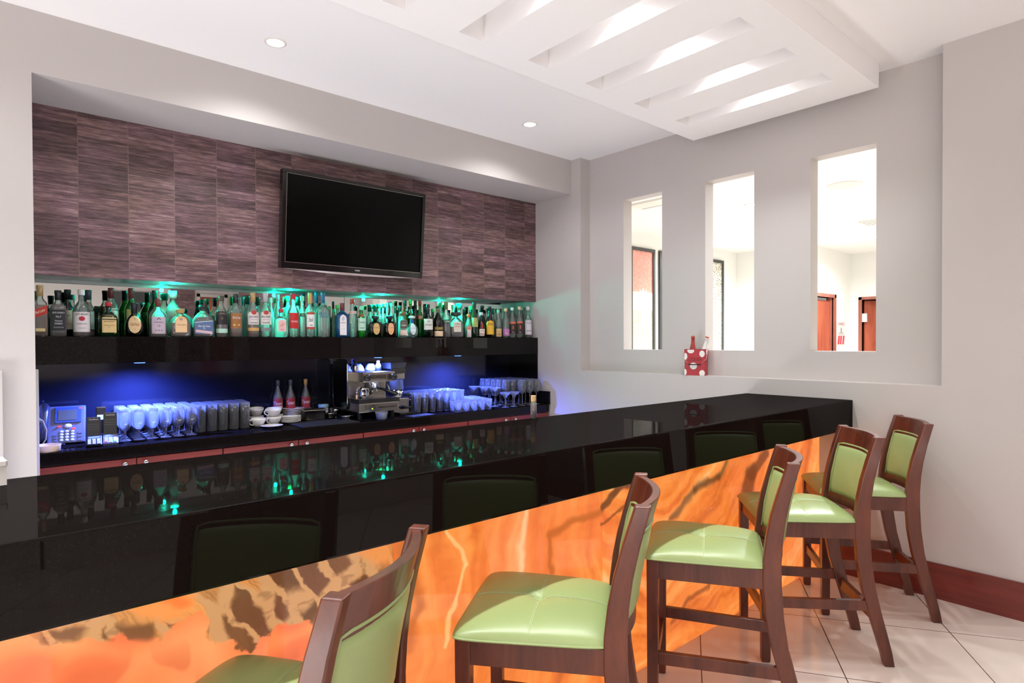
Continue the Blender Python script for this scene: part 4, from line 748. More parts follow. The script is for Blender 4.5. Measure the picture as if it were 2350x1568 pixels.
def build_bottle(t, sh, H, R, gl, lq, lv, cap, lab, R2=None):
    R2 = R2 or min(R, .036); sy = R2/R
    e = {'sq':6,'sqs':6,'squat':4,'deca':4.5,'bulb':2.6}.get(sh, 2.)
    prof, n, zn = profile(sh, H, R)
    # necks stay round in section: widen the depth scale there
    m = MB(); m.sm = True; rings = []
    def sec(r, z, k=1.0, seg=28):
        f = min(1, max(0, (r-n)/(max(R-n,1e-4)))); ee = 2+(e-2)*f; s_y = sy*f+(1-f)
        out = []
        for j in range(seg):
            a = 2*PI*(j+.5)/seg; c_, s_ = math.cos(a), math.sin(a); d = (abs(c_)**ee+abs(s_)**ee)**(-1/ee)
            out.append((k*r*c_*d, k*r*s_y*s_*d, z))
        return out
    m.loft([sec(r, z) for r, z in prof]); obj('glass_body', m, GL[gl], t)
    if lq != 'none':
        zt = H*lv; lp = []
        for (r0, z0), (r1, z1) in zip(prof, prof[1:]):
            lp.append((r0, z0))
            if z1 > zt: lp.append((r0+(r1-r0)*(zt-z0)/(z1-z0), zt)); break
        m = MB(); m.sm = True; lp[0] = (lp[0][0], .006); m.loft([sec(r, z, .93) for r, z in lp]); obj('liquid', m, LQ[lq], t)
    m = MB(); m.sm = True; c = CAPS[cap]; lo = zn+.03
    if cap == 'stopper': pr = [(n*1.25,.80),(n*1.25,.86),(n*2.0,.88),(n*2.1,.96),(n*1.7,1.0)]
    elif cap == 'bluestop': pr = [(n*1.3,.88),(n*1.7,.90),(n*1.7,.97),(n*1.0,1.0)]
    elif cap == 'ball': pr = [(n*.9,.84),(n*1.7,.88),(n*2.0,.93),(n*1.6,.98),(n*.5,1.0)]
    elif cap == 'flatcap': pr = [(n*1.1,.84),(n*2.6,.88),(n*2.6,.98),(n*2.4,1.0)]
    elif cap == 'cork': pr = [(n*.9,.88),(n*1.05,.90),(n*1.15,1.0)]
    elif sh == 'deca': pr = [(n*1.2,.84),(n*1.35,.86),(n*1.6,.93),(n*1.5,1.0)]
    elif cap in ('clear',): pr = [(n*1.1,.9),(n*1.2,.96),(n*1.1,1.0)]
    elif cap in ('tan','gold','blue','dkgreen','silver','slate','maroon','olive','redb','black','teal'): pr = [(n*1.10,lo),(n*1.12,.93),(n*1.22,.935),(n*1.22,.99),(n*1.1,1.0)]
    else: pr = [(n*1.15,.88),(n*1.22,.885),(n*1.22,.99),(n*1.1,1.0)]
    m.lathe([(r, z*H) for r, z in pr], seg=18); obj('cap', m, capm(c), t)
    if lab != 'none' and lab in LABELS:
        z0, z1, hw, shp, lc, texts = LABELS[lab]
        def surf(x, z, eps):
            # front (-y) surface of the body at height z
            for (r0, a), (r1, b_) in zip(prof, prof[1:]):
                if a <= z <= b_: r = r0+(r1-r0)*(z-a)/max(b_-a,1e-6); break
            else: r = R
            f = min(1, max(0, (r-n)/(max(R-n,1e-4)))); ee = 2+(e-2)*f; s_y = sy*f+(1-f); xx = min(abs(x)/r, .985)
            return (x, -r*s_y*(1-xx**ee)**(1/ee)-eps, z)
        m = MB(); mats = [mat('label_%s' % lab, lc, .45, noise=.03, scale=60)]; nx, nz = 12, 6
        def patch(za, zb, w_, eps=.0007, shape='rect', dz=0):
            vs, fs = [], []
            for i in range(nz+1):
                v_ = i/nz; z = (za+(zb-za)*v_)*H
                for j in range(nx+1):
                    u_ = j/nx*2-1; ww = w_*R
                    if shape == 'oval': ww *= math.sqrt(max(0, 1-(2*v_-1)**2)) or .02
                    if shape == 'arch': ww *= 1 if v_ < .75 else math.sqrt(max(0, 1-((v_-.75)/.25)**2)) or .02
                    vs.append(surf(u_*ww, z+dz*u_*H, eps))
            for i in range(nz):
                for j in range(nx): a = i*(nx+1)+j; fs.append((a,a+1,a+nx+2,a+nx+1))
            m.add(vs, fs)
        def col(c_): mats.append(mat('ink_%d_%d_%d' % c_, c_, .5, noise=0)); m.cur = len(mats)-1
        if shp in ('rect','oval','arch'):
            if shp != 'rect': nz = 14
            patch(z0, z1, hw, shape=shp)
        elif shp == 'diag': patch(z0, z1, hw, dz=.05); col((214,190,130)); patch(.10,.16,.6)
        elif shp == 'flor': patch(z0, z1, hw); col((206,170,170)); patch(.12,.2,hw*.9,.0011,dz=-.03); col((190,210,200)); patch(.47,.49,hw,.0011,dz=.03)
        elif shp == 'bands': patch(z0, z1, hw); col((176,66,52)); patch(z0,z0+.05,hw,.0011); patch(z1-.05,z1,hw,.0011)
        elif shp == 'k': patch(.34,.66,hw); col((214,190,180)); patch(.08,.28,hw)
        elif shp == 'mei': patch(.04,.22,hw); col((120,98,40)); patch(.26,.36,hw,.0011)
        elif shp == 'coint': patch(.02,.36,hw); col((232,140,120)); patch(.34,.48,hw*1.2,.0011)
        elif shp == 'blk2': patch(.14,.46,hw); col((222,104,70)); patch(.46,.52,hw)
        if lab == 'bac': col((176,50,44)); nz = 10; patch(.50,.60,.42,.0013,'oval'); col((196,150,90) if lv else (120,124,124)); nz = 6; patch(.14,.21,.9)
        if lab == 'jb': col((176,40,52)); nz = 10; patch(.33,.43,.34,.0013,'oval')
        if lab == 'tanq': col((150,44,36)); nz = 10; patch(.66,.74,.45,.0013,'oval')
        if lab == 'blk': col((172,206,186)); patch(.10,.20,.9)
        if lab == 'marn': col((186,40,44)); patch(.36,.62,.2,.0015)
        if lab == 'juli3': col((20,70,140)); nz = 4; patch(.68,.82,.28,.003)
        for (s_, zc, wd, ht, ic, sh_) in texts:
            col(ic); sl = .05 if shp == 'diag' else 0
            put_text(m, s_, wd*R*min(1, .97*(hw or 1)/.9 if wd*R*.5 > hw*R and hw else 1), ht*H, lambda x, y: surf(x, zc*H+y+sl*x/R*H/.9, .0018), sh_)
        obj('label', m, mats, t)
for i, (X, H, R, row, sh, gl, lq, lv, cap, lab, desc) in enumerate(SHELF_BOTTLES):
    Y = 4.362 if row == 'F' else 4.487
    t = thing('bottle', desc, 'bottle', (X, Y, SZ), -.55*math.atan2(X, Y), 'spirit bottles on the mirror shelf')
    R2 = min(R, .052 if row == 'F' and sh == 'deca' else .044)
    if sh in ('deca','bulb'): R *= .95
    build_bottle(t, sh, H, R, gl, lq, lv, cap, lab, R2)

# ---------------------------------------------------------------- glasses on the worktop
WZ = .8725
M_gl = tableware('tumbler_glass',(250,252,255),.15)
def shell(prof_out, wall=.0018, base=.006, seg=22):
    """open vessel: outer wall up, rim, inner wall down"""
    inner = [(max(r-wall,.001), z) for r, z in prof_out if z > base]
    m = MB(); m.sm = True
    m.lathe(prof_out+inner[::-1]+[(inner[0][0]*.6, base)], seg=seg); return m
def proto(name, prof, cat='glass', stem=None, foot=None):
    t = thing(name, '', cat, (0,0,0)); obj('bowl', shell(*prof) if isinstance(prof, tuple) else shell(prof), M_gl, t)
    if stem: m = MB(); m.sm = True; m.lathe(stem, seg=12); obj('stem', m, M_gl, t)
    if foot: m = MB(); m.sm = True; m.lathe(foot, seg=22); obj('foot', m, M_gl, t)
    return t
def bowl(z0, pts): return [(r, z0+z) for r, z in pts]
goblet = proto('goblet', (bowl(.06,[(.004,0),(.020,.008),(.031,.03),(.0335,.06),(.032,.10),(.029,.128)]),.0014,.062), stem=[(.008,.006),(.005,.015),(.0045,.045),(.009,.06)], foot=[(.031,0),(.031,.003),(.012,.006),(.006,.009)])
highball = proto('highball_glass', [(.029,0),(.031,.004),(.033,.17),(.0335,.182)])
flared = proto('flared_glass', [(.023,0),(.0245,.004),(.031,.14),(.035,.172)])
tumbler = proto('tumbler', [(.030,0),(.032,.004),(.037,.07),(.038,.092)])
martini = proto('martini_glass', (bowl(.098,[(.003,0),(.052,.072),(.055,.078)]),.0014,.1), stem=[(.007,.004),(.0035,.012),(.003,.09),(.006,.10)], foot=[(.036,0),(.036,.002),(.010,.005),(.005,.008)])
wine = proto('wine_glass', (bowl(.11,[(.004,0),(.024,.012),(.036,.04),(.038,.065),(.034,.10),(.030,.13)]),.0013,.112), stem=[(.008,.005),(.004,.015),(.0035,.10),(.007,.112)], foot=[(.035,0),(.035,.002),(.012,.005),(.006,.008)])
coupe = proto('margarita_glass', (bowl(.075,[(.003,0),(.014,.01),(.018,.028),(.044,.046),(.048,.062)]),.0014,.077), stem=[(.008,.004),(.004,.012),(.004,.07),(.006,.078)], foot=[(.034,0),(.034,.002),(.012,.005),(.006,.008)])
ORD = ['first','second','third','fourth','fifth','sixth','seventh','eighth']
def fill(p, cells, group, label):
    tr = tree_of(p)
    for k, (x, y, i, j) in enumerate(cells):
        lb = label(i, j)
        if k == 0: p.location = (x,y,WZ); p.rotation_euler.z = rnd.random()*6; p['label'] = lb; p['group'] = group
        else: dup(p, (x,y,WZ), rnd.random()*6, lb, group, tr)
def grid(nx, ny, x0, y0, dx, dy, skew=0, jit=.003):
    return [(x0+i*dx+j*skew+rnd.uniform(-jit,jit), y0+j*dy+rnd.uniform(-jit,jit), i, j) for j in range(ny) for i in range(nx)]
fill(goblet, grid(6,5,.64,4.335,.0735,.08,.004,.0), 'goblets beside the card terminals', lambda i, j: 'clear stemmed goblet in the %s row back, %s from the card terminals' % (ORD[j], ORD[i]))
fill(highball, grid(5,4,1.083,4.42,.0705,.0705,.008,.001), 'straight glasses between goblets and cups', lambda i, j: 'straight tall glass in the %s row back, %s from the goblets' % (ORD[j], ORD[i]))
fill(flared, grid(7,4,2.74,4.365,.0745,.078,.003,.001), 'flared glasses right of the coffee grinder', lambda i, j: 'flared tall glass in the %s row back, %s from the coffee grinder' % (ORD[j], ORD[i]))
fill(tumbler, [c for c in grid(5,5,3.03,4.19,.083,.083,.02) if not (c[1] > 4.33 and c[0] < 3.31)], 'short tumblers before the flared glasses', lambda i, j: 'short clear tumbler in the %s row back, %s from the flared glasses' % (ORD[j], ORD[i]))
fill(martini, [(3.555,4.33,0,0),(3.535,4.45,1,0),(3.50,4.57,2,0)], 'martini glasses between tumblers and wine glasses', lambda i, j: 'martini glass between tumblers and wine glasses, %s from the front' % ORD[i])
fill(coupe, [(3.57,4.20,0,0),(3.675,4.20,1,0)], 'margarita glasses at the worktop edge', lambda i, j: 'stepped margarita glass at the worktop edge, %s' % ('nearer the tumblers' if i == 0 else 'nearer the wine glasses'))
fill(wine, [c for c in grid(5,5,3.665,4.31,.082,.082,0) ]+[(3.79,4.215,0,5),(3.88,4.21,1,5),(3.97,4.215,2,5)], 'wine glasses at the right end of the worktop', lambda i, j: ('wine glass at the very front edge, %s from the margarita glasses' % ORD[i]) if j == 5 else 'wine glass in the %s row behind the edge ones, %s from the martini glasses' % (ORD[j], ORD[i]))

# ---------------------------------------------------------------- crockery
def cup_mesh():
    return shell([(.022,0),(.026,.003),(.040,.02),(.050,.045),(.053,.058)], .003, .006, 28)
def build_cup(label, loc, rz, tilt=0, group='white coffee cups'):
    t = thing('coffee_cup', label, 'cup', loc, rz, group); t.rotation_euler = (tilt, 0, rz)
    obj('cup_body', cup_mesh(), M_china, t)
    m = MB(); m.sm = True; m.tube([(-.046,0,.048),(-.062,0,.052),(-.074,0,.042),(-.070,0,.026),(-.052,0,.014),(-.034,0,.014)], .0042, 8); obj('handle', m, M_china, t); return t
build_cup('white cup standing at the front, next to the straight glasses', (1.462,4.435,WZ), .3)
build_cup('white cup standing at the front, next to the plates', (1.585,4.47,WZ), .5)
build_cup('white cup standing behind, next to the straight glasses', (1.50,4.59,WZ), -.2)
build_cup('white cup standing behind, next to the plates', (1.635,4.58,WZ), .2)
build_cup('white cup tipped on the front cup beside the plates', (1.582,4.47,WZ+.0585), .2, .10)
build_cup('white cup tipped on top beside the straight glasses', (1.50,4.59,WZ+.0585), -.4, .12)
build_cup('white cup tipped on top of the rear cup by the plates', (1.635,4.58,WZ+.0585), .1, -.1)
M_plate = [(.03,0),(.034,.003),(.060,.010),(.075,.014),(.074,.016),(.058,.012),(.03,.006),(.002,.006)]
def plate(label, x, y, z, s=1, group=None):
    m = MB(); m.sm = True; m.lathe([(r*s, h) for r, h in M_plate], seg=32); o = obj('saucer', m, M_china, None, (x,y,z)); tag(o, label, 'saucer', group); return o
plate('single white saucer lying at the front of the worktop', 1.52, 4.33, WZ)
for k in range(6): plate('white saucer in the front stack by the steel pan, %s from the bottom' % ORD[k], 1.705, 4.47, WZ+k*.0075, 1, 'front stack of saucers')
for k in range(8): plate('white plate in the taller rear stack, %s from the bottom' % ORD[k], 1.775, 4.60, WZ+k*.0115, 1.1, 'rear stack of plates')
# rubber mats
for a, b1, lb in ((1.72,2.30,'black ribbed rubber mat under the saucers and steel pan'),(2.32,2.62,'black ribbed rubber mat before the coffee machine')):
    pass
mt = MB(); mt.cbox(1.665,2.10,4.14,4.42,WZ,WZ+.006,.002)
for i in range(20): mt.box(1.67+i*.0213,1.678+i*.0213,4.145,4.415,WZ+.006,WZ+.0075)
tag(obj('bar_mat', mt, M_rubber), 'black ribbed rubber bar mat on the worktop before the steel pan', 'mat')
# steel gastronorm pan with lip
t = thing('steel_pan', 'rectangular brushed steel pan between saucers and portafilters', 'pan', (1.90,4.505,WZ), -.25)
def rr(x, y, rad, z, n=5):
    pts = []
    for cx0, cy0, a0 in ((x-rad,y-rad,0),(-x+rad,y-rad,90),(-x+rad,-y+rad,180),(x-rad,-y+rad,270)):
        for k in range(n+1): a = math.radians(a0+90*k/n); pts.append((cx0+rad*math.cos(a), cy0+rad*math.sin(a), z))
    return pts
m = MB(); m.sm = True; m.loft([rr(.072,.060,.02,.0),rr(.078,.066,.022,.012),rr(.080,.068,.02,.078),rr(.092,.080,.02,.080),rr(.092,.080,.02,.084),rr(.079,.067,.02,.084),rr(.074,.062,.02,.006)]); obj('tub', m, M_steel, t)
t = thing('spice_jar', 'short glass jar with a blue lid standing behind the steel pan', 'jar', (2.035,4.64,WZ))
m = MB(); m.sm = True; m.lathe([(.036,0),(.038,.01),(.038,.07),(.034,.08)], seg=24); obj('jar_body', m, M_china, t)
m = MB(); m.sm = True; m.lathe([(.040,.08),(.041,.084),(.041,.10),(.038,.104)], seg=24); obj('lid', m, mat('pale_blue_lid',(150,190,214),.35), t)
# syrups
for i, (x, cp) in enumerate(((1.655,'slate'),(1.752,'slate'),(1.872,'tan'))):
    t = thing('syrup_bottle', ['syrup bottle with a red label and white script, nearest the cups','middle syrup bottle with a red label, between its two neighbours','syrup bottle with a red label and a paper band on its neck'][i], 'bottle', (x+.03,4.666,WZ), -.3, 'syrup bottles behind the crockery')
    LABELS['tor'] = (.28,.55,.95,'rect',(158,44,54),[('Torani',.43,1.6,.09,(240,234,236),.4)])
    build_bottle(t, 'long', .31, .036, 'clear', 'whisky' if i else 'amber', .5, cp, 'tor', .033)
# portafilters and small steel cups
def portafilter(label, loc, rz):
    t = thing('portafilter', label, 'portafilter', loc, rz, 'spare portafilters by the coffee machine')
    m = MB(); m.sm = True; m.lathe([(.030,0),(.032,.004),(.034,.03),(.038,.034),(.038,.040),(.033,.040),(.030,.012)], seg=24); obj('basket', m, M_chrome, t)
    m = MB(); m.sm = True; m.tube([(0,-.036,.03),(0,-.075,.03),(0,-.09,.028),(0,-.16,.018),(0,-.175,.018)], .01, 10, [.008,.008,.013,.015,.011]); obj('handle', m, M_gloss, t)
portafilter('chrome portafilter with black handle pointing to the worktop edge', (2.02,4.49,WZ+.008), .2)
portafilter('chrome portafilter with black handle beside the machine foot', (2.07,4.31,WZ), 1.9)
for x, y, lb in ((2.10,4.60,'small clear glass beakers by the machine side panel'),(2.085,4.53,'small steel beaker by the machine side panel')):
    m = shell([(.022,0),(.024,.003),(.027,.06),(.028,.07)]); tag(obj('beaker', m, M_gl if 'glass' in lb else M_chrome, None, (x,y,WZ)), lb.replace('beakers','beaker'), 'beaker')

# ---------------------------------------------------------------- espresso machine
t = thing('espresso_machine', 'brushed steel espresso machine with one portafilter and black knobs', 'coffee machine', (2.145,4.265,WZ), 0)
m = MB(); m.cbox(0,.345,-.02,.40,.055,.125,.006); b_ = obj('base', m, M_steel, t)
m = MB(); m.box(-.004,.349,-.026,.17,.126,.158); obj('drip_tray', m, M_dsteel, t)
for x in (.03,.31):
    for y in (.03,.36): m = MB().lathe([(.018,0),(.018,.056)], x, y, 0, 14); obj('leg', m, M_blackpl, t)
m = MB()
sp_ = rr(.125,.19,.04,0)
m.add([(-.004,.275+p[0],.265+p[1]) for p in sp_]+[(-.016,.275+p[0],.265+p[1]) for p in sp_], [tuple(range(24)),tuple(range(24,48))[::-1]]+[(i,(i+1)%24,24+(i+1)%24,24+i) for i in range(24)])
obj('side_panel', m, M_gloss, t)
m = MB(); m.sm = True; m.tube([(-.012,.275+p[0]*1.02,.265+p[1]*1.01) for p in sp_+sp_[:1]], .006, 8); obj('chrome_edge', m, M_chrome, t)
m = MB(); m.cbox(0,.335,.17,.40,.125,.36,.006); obj('boiler_housing', m, M_steel, t)
hd = obj('head_panel', MB().cbox(.055,.335,.02,.18,.285,.362,.006), M_steel, t)
m = MB(); m.box(.115,.255,.0195,.021,.308,.342); m.cur = 1; put_text(m, 'CONGO', .125, .022, lambda x, y: (.185+x,.0185,.325+y), 0, .01); obj('badge', m, [mat('badge_brown',(70,58,50),.4),M_chrome], hd)
for x in (.075,.305):
    m = MB(); m.sm = True; m.M = Matrix.Translation((x,.02,.322)) @ Matrix.Rotation(PI/2,4,'X'); m.lathe([(.010,0),(.010,.02),(.024,.022),(.026,.045),(.022,.05)], seg=20); obj('knob', m, M_blackpl, t)
m = MB(); m.sm = True; m.lathe([(.040,.292),(.040,.27),(.036,.262),(.036,.235),(.030,.226)], .19, .10, 0, 24); obj('group_head', m, M_chrome, t)
m = MB(); m.sm = True; m.tube([(.20,.07,.235),(.23,.03,.225),(.25,.0,.215),(.30,-.055,.19),(.31,-.065,.186)], .01, 12, [.008,.009,.014,.017,.012]); obj('portafilter_handle', m, M_gloss, t)
m = MB(); m.sm = True; m.tube([(.175,.09,.225),(.17,.085,.205),(.165,.08,.20)], .006, 8); m.tube([(.205,.09,.225),(.21,.085,.205),(.212,.08,.20)], .006, 8); obj('spout', m, M_chrome, t)
m = MB(); m.sm = True; m.tube([(.10,.10,.29),(.095,.08,.262),(.07,.06,.25),(.03,.04,.248),(.012,.035,.235),(.006,.03,.19)], .004, 8); wnd = obj('steam_wand', m, M_chrome, t)
m = MB(); m.sm = True; m.tube([(.006,.03,.19),(.006,.03,.15)], .0075, 8); obj('wand_sleeve', m, mat('pink_silicone',(214,176,160),.5), wnd)
m = MB(); m.sm = True; m.tube([(.30,.10,.29),(.302,.08,.25),(.306,.06,.22),(.308,.05,.20)], .006, 8); obj('water_spout', m, M_chrome, t)
m = MB(); m.sm = True; m.M = Matrix.Translation((.19,.169,.20)) @ Matrix.Rotation(PI/2,4,'X'); m.lathe([(.024,0),(.024,.006),(.018,.009),(.002,.009)], seg=24); obj('pressure_gauge', m, M_dsteel, t)
for i, x in enumerate((.06,.085,.11,.135)):
    m = MB(); m.cbox(x-.006,x+.006,-.024,-.019,.075,.108,.002); s_ = obj('switch', m, mat('switch_brown',(64,50,46),.4), t)
    if i == 2: obj('indicator', MB().box(x-.004,x+.004,-.026,-.0235,.078,.086), emis('green_led',(120,255,40),6), s_)
m = MB(); m.cbox(.165,.325,-.023,-.019,.08,.098,.002); m.cur = 1; put_text(m, 'Cappuccino', .14, .012, lambda x, y: (.245+x,-.0235,.089+y), .3); obj('name_badge', m, [mat('badge_brown',(70,58,50),.4),M_chrome], t)
# things on and by the machine
def pitcher(label, loc, rz, s=1.0):
    t_ = thing('milk_pitcher', label, 'pitcher', loc, rz)
    m_ = shell([(.034*s,0),(.037*s,.004*s),(.037*s,.03*s),(.031*s,.07*s),(.033*s,.085*s)], .0015, .005, 24); obj('jug', m_, M_chrome, t_)
    m_ = MB(); m_.sm = True; m_.tube([(.032*s,0,.075*s),(.055*s,0,.074*s),(.058*s,0,.05*s),(.05*s,0,.02*s),(.036*s,0,.018*s)], .004*s, 8); obj('handle', m_, M_chrome, t_)
pitcher('chrome milk pitcher on the drip tray of the coffee machine', (2.145+.085,4.265+.075,WZ+.159), .2, .95)
pitcher('small chrome jug lying among cups on the coffee machine', (2.24,4.49,WZ+.361), 2.6, .62)
for i, x in enumerate((2.205,2.318,2.432)):
    t = thing('coffee_cup', ['white cup upside down on the machine, nearest the side panel','white cup upside down on the machine, in the middle','white cup upside down on the machine, nearest the grinder'][i], 'cup', (x,4.60,WZ+.361+.058), 0, 'cups stored on the coffee machine'); t.rotation_euler = (PI,0,.4*i)
    obj('cup_body', cup_mesh(), M_china, t)
t = thing('milk_bottle', 'small clear bottle with pink cap standing on the coffee machine', 'bottle', (2.435,4.475,WZ+.361))
m = MB(); m.sm = True; m.lathe([(.024,0),(.026,.003),(.026,.045),(.014,.065),(.012,.07)], seg=20); obj('glass_body', m, glass('glass_frosted',(214,240,230)), t)
m = MB(); m.sm = True; m.lathe([(.013,.068),(.013,.08),(.009,.084)], seg=16); obj('cap', m, mat('pink_cap',(224,170,190),.4), t)
t = thing('coffee_grinder', 'steel coffee grinder with clear hopper right of the espresso machine', 'coffee grinder', (2.605,4.50,WZ), .0)
obj('base', MB().cbox(-.075,.075,-.10,.10,0,.13,.006), M_steel, t)
obj('ground_tray', MB().cbox(-.07,.10,-.20,-.10,0,.02,.004), M_blackpl, t)
m = MB(); m.sm = True; m.lathe([(.062,.13),(.062,.20)], 0,-.02,0,28); obj('doser', m, M_chrome, t)
m = MB(); m.sm = True; m.lathe([(.060,.20),(.060,.285)], 0,-.02,0,28,cap0=False,cap1=False); obj('dosing_window', m, glass('grinder_clear',(190,190,196),.2), t)
obj('motor_housing', MB().cbox(-.07,.07,-.04,.10,.285,.335,.006), M_steel, t)
obj('collar', MB().cbox(-.068,.068,-.06,.10,.335,.375,.006), M_dsteel, t)
m = MB(); m.loft([[(x*.066,y*.07+.02,.375) for x, y in ((-1,-1),(1,-1),(1,1),(-1,1))],[(x*.075,y*.08+.02,.425) for x, y in ((-1,-1),(1,-1),(1,1),(-1,1))]]); obj('hopper', m, glass('grinder_clear',(190,190,196)), t)
m = MB(); m.loft([[(x*.060,y*.064+.02,.378) for x, y in ((-1,-1),(1,-1),(1,1),(-1,1))],[(x*.066,y*.07+.02,.405) for x, y in ((-1,-1),(1,-1),(1,1),(-1,1))]]); obj('coffee_beans', m, mat('roast_beans',(48,30,24),.5,noise=.5,scale=150,bump=.8), t)
for z in (.155,.105):
    m = MB(); m.sm = True; m.tube([(.06,-.05,z),(.085,-.075,z),(.10,-.09,z)], .01, 10, [.008,.014,.012]); obj('knob', m, M_blackpl, t)
m = MB(); m.sm = True; m.tube([(-.02,-.10,.065),(-.02,-.13,.06),(.03,-.17,.058),(.06,-.18,.058)], .01, 10, [.012,.016,.009,.006]); obj('fork', m, M_gloss, t)
m = MB(); m.cbox(-.16,.08,-.06,.05,0,.003,.001); tag(obj('dish_cloth', m, M_rubber, None, (2.70,4.22,WZ), (0,0,.2)), 'dark folded cloth on the worktop before the grinder', 'cloth')
m = shell([(.035,0),(.04,.004),(.048,.05),(.05,.06)], .002, .006); tag(obj('glass_bowl', m, glass('glass_bluelit_bowl',(60,90,230),.3), None, (2.30,4.18,WZ)), 'blue lit glass bowl under the front of the coffee machine', 'bowl')  # blue lamplight is tinted into the bowl's glass

# ---------------------------------------------------------------- telephone and terminals
t = thing('desk_phone', 'dark desk telephone with grey display, round keys and handset', 'telephone', (.345,4.50,WZ), -.14)
def tilt(t_, x, y, z, a): return Matrix.Translation((x,y,z)) @ Matrix.Rotation(a,4,'X')
M_ph = mat('phone_slate',(92,94,112),.4); M_key = mat('phone_key',(214,214,226),.4)
TM = tilt(t, 0,-.095,.012,math.radians(62))
m = MB(); m.M = TM; m.cbox(-.115,.115,0,.235,-.03,0,.008); obj('housing', m, M_ph, t)
m = MB(); m.M = TM; m.cbox(-.035,.095,.125,.225,0,.006,.003); bz = obj('display_bezel', m, mat('phone_blue',(40,70,120),.3), t)
m = MB(); m.M = TM; m.box(-.018,.072,.140,.205,.006,.0075); obj('display', m, mat('lcd_grey',(78,82,74),.25), bz)
for r in range(4):
    for c in range(3):
        m = MB(); m.sm = True; m.M = TM @ Matrix.Translation((.0+c*.026,.070-r*.018,0)); m.lathe([(.0095,0),(.0095,.003),(.007,.004)], seg=14, sy=.8); obj('key', m, M_key, t)
m = MB(); m.sm = True; m.M = TM @ Matrix.Translation((.03,.104,0)); m.lathe([(.019,0),(.019,.003),(.006,.004)], seg=20, sy=.75); obj('navigation_key', m, M_key, t)
for x, y in ((-.012,.104),(.058,.086),(.088,.215)):
    m = MB(); m.M = TM @ Matrix.Translation((x,y,0)); m.cbox(-.007,.007,-.003,.003,0,.007,.001); obj('indicator', m, emis('red_led',(255,60,70),3), t)
for r in range(3):
    m = MB(); m.M = TM @ Matrix.Translation((.088,.06-r*.022,0)); m.cbox(-.010,.010,-.007,.007,0,.003,.001); obj('side_key', m, M_ph, t)
    m = MB(); m.M = TM @ Matrix.Translation((-.03,.05-r*.018,0)); m.cbox(-.008,.008,-.005,.005,0,.003,.001); obj('side_key', m, M_ph, t)
m = MB(); m.sm = True; m.M = TM; m.tube([(-.085,.005,.018),(-.085,.025,.032),(-.082,.07,.05),(-.08,.12,.054),(-.08,.17,.05),(-.082,.21,.036),(-.084,.23,.022)], .02, 14, [.022,.027,.022,.019,.021,.027,.022]); obj('handset', m, mat('handset_grey',(48,48,58),.25,coat=.3), t)
m = MB(); m.box(-.06,.06,-.02,.06,0,.09); obj('stand', m, M_blackpl, t)
m = MB(); m.sm = True
m.tube([(-.07+.02*math.sin(i*.9)+i*.0012, -.13+.012*math.cos(i*.9), .010+.004*math.sin(i*.5)) for i in range(60)], .0035, 6); obj('coiled_cord', m, M_blackpl, t)
for (x, y, rz, lb, hgt) in ((.475,4.275,-.1,'black card terminal beside the desk telephone, with small dark keypad',.165),(.558,4.285,-.12,'card terminal beside the goblets, grey keypad with coloured keys',.185)):
    t = thing('card_terminal', lb, 'card terminal', (x,y,WZ), rz, 'card terminals')
    m = MB(); m.M = Matrix.Rotation(math.radians(-12),4,'X'); m.cbox(-.034,.034,0,.03,.02,hgt,.005); bd = obj('printer_back', m, M_blackpl, t)
    for k in range(3):
        m = MB(); m.M = Matrix.Rotation(math.radians(-12),4,'X'); m.box(-.028,.028,-.0015,0,hgt-.045-k*.014,hgt-.043-k*.014); obj('groove', m, M_dsteel, bd)
    m = MB(); m.M = Matrix.Rotation(math.radians(-12),4,'X'); put_text(m, 'VeriFone', .045, .007, lambda x_, y_: (x_,-.001,hgt-.015+y_)); obj('lettering', m, M_white, bd)
    m = MB(); m.M = Matrix.Translation((0,-.055,.012)) @ Matrix.Rotation(math.radians(28),4,'X'); m.cbox(-.038,.038,-.035,.055,0,.022,.005)
    kp = obj('keypad_housing', m, M_ph if 'grey' in lb else M_blackpl, t)
    KM = Matrix.Translation((0,-.055,.012)) @ Matrix.Rotation(math.radians(28),4,'X')
    m = MB(); m.M = KM; m.box(-.028,.028,.028,.046,.022,.0235); obj('display', m, mat('lcd_blue',(120,130,160),.25), kp)
    for r in range(4):
        for c in range(3):
            m = MB(); m.M = KM @ Matrix.Translation((-.022+c*.022,.016-r*.013,.022)); m.cbox(-.008,.008,-.004,.004,0,.003,.001)
            kc = M_key if r < 3 or 'grey' not in lb else [mat('key_red',(196,70,80),.4),mat('key_yellow',(226,206,110),.4),mat('key_green',(60,170,140),.4)][c]
            obj('key', m, kc, kp)
t = thing('cordless_phone', 'black cordless phone with light display behind the card terminals', 'telephone', (.535,4.47,WZ), -.1)
m = MB(); m.cbox(-.04,.04,-.03,.04,0,.04,.006); obj('charging_base', m, M_blackpl, t)
m = MB(); m.M = Matrix.Rotation(math.radians(-10),4,'X'); m.cbox(-.026,.026,-.008,.016,.03,.205,.006); hs = obj('handset', m, M_gloss, t)
m = MB(); m.M = Matrix.Rotation(math.radians(-10),4,'X'); m.box(-.02,.02,-.0095,-.008,.125,.155); obj('display', m, mat('lcd_light',(196,196,180),.3), hs)
t = thing('paper_stand', 'white curved card leaning at the left end of the worktop', 'card', (.215,4.33,WZ), 0)
m = MB(); m.bar([(.01,0,0),(.04,.005,.05),(.045,.01,.10),(.03,.02,.15),(0,.03,.17)], .06, .003, (1,0,0)); obj('card', m, M_white, t)
t = thing('round_tub', 'shallow cream tub at the left end of the worktop', 'tub', (.255,4.19,WZ))
obj('tub_body', shell([(.055,0),(.058,.003),(.06,.035),(.061,.038)], .004, .006, 30), mat('cream_plastic',(226,196,166),.5), t)

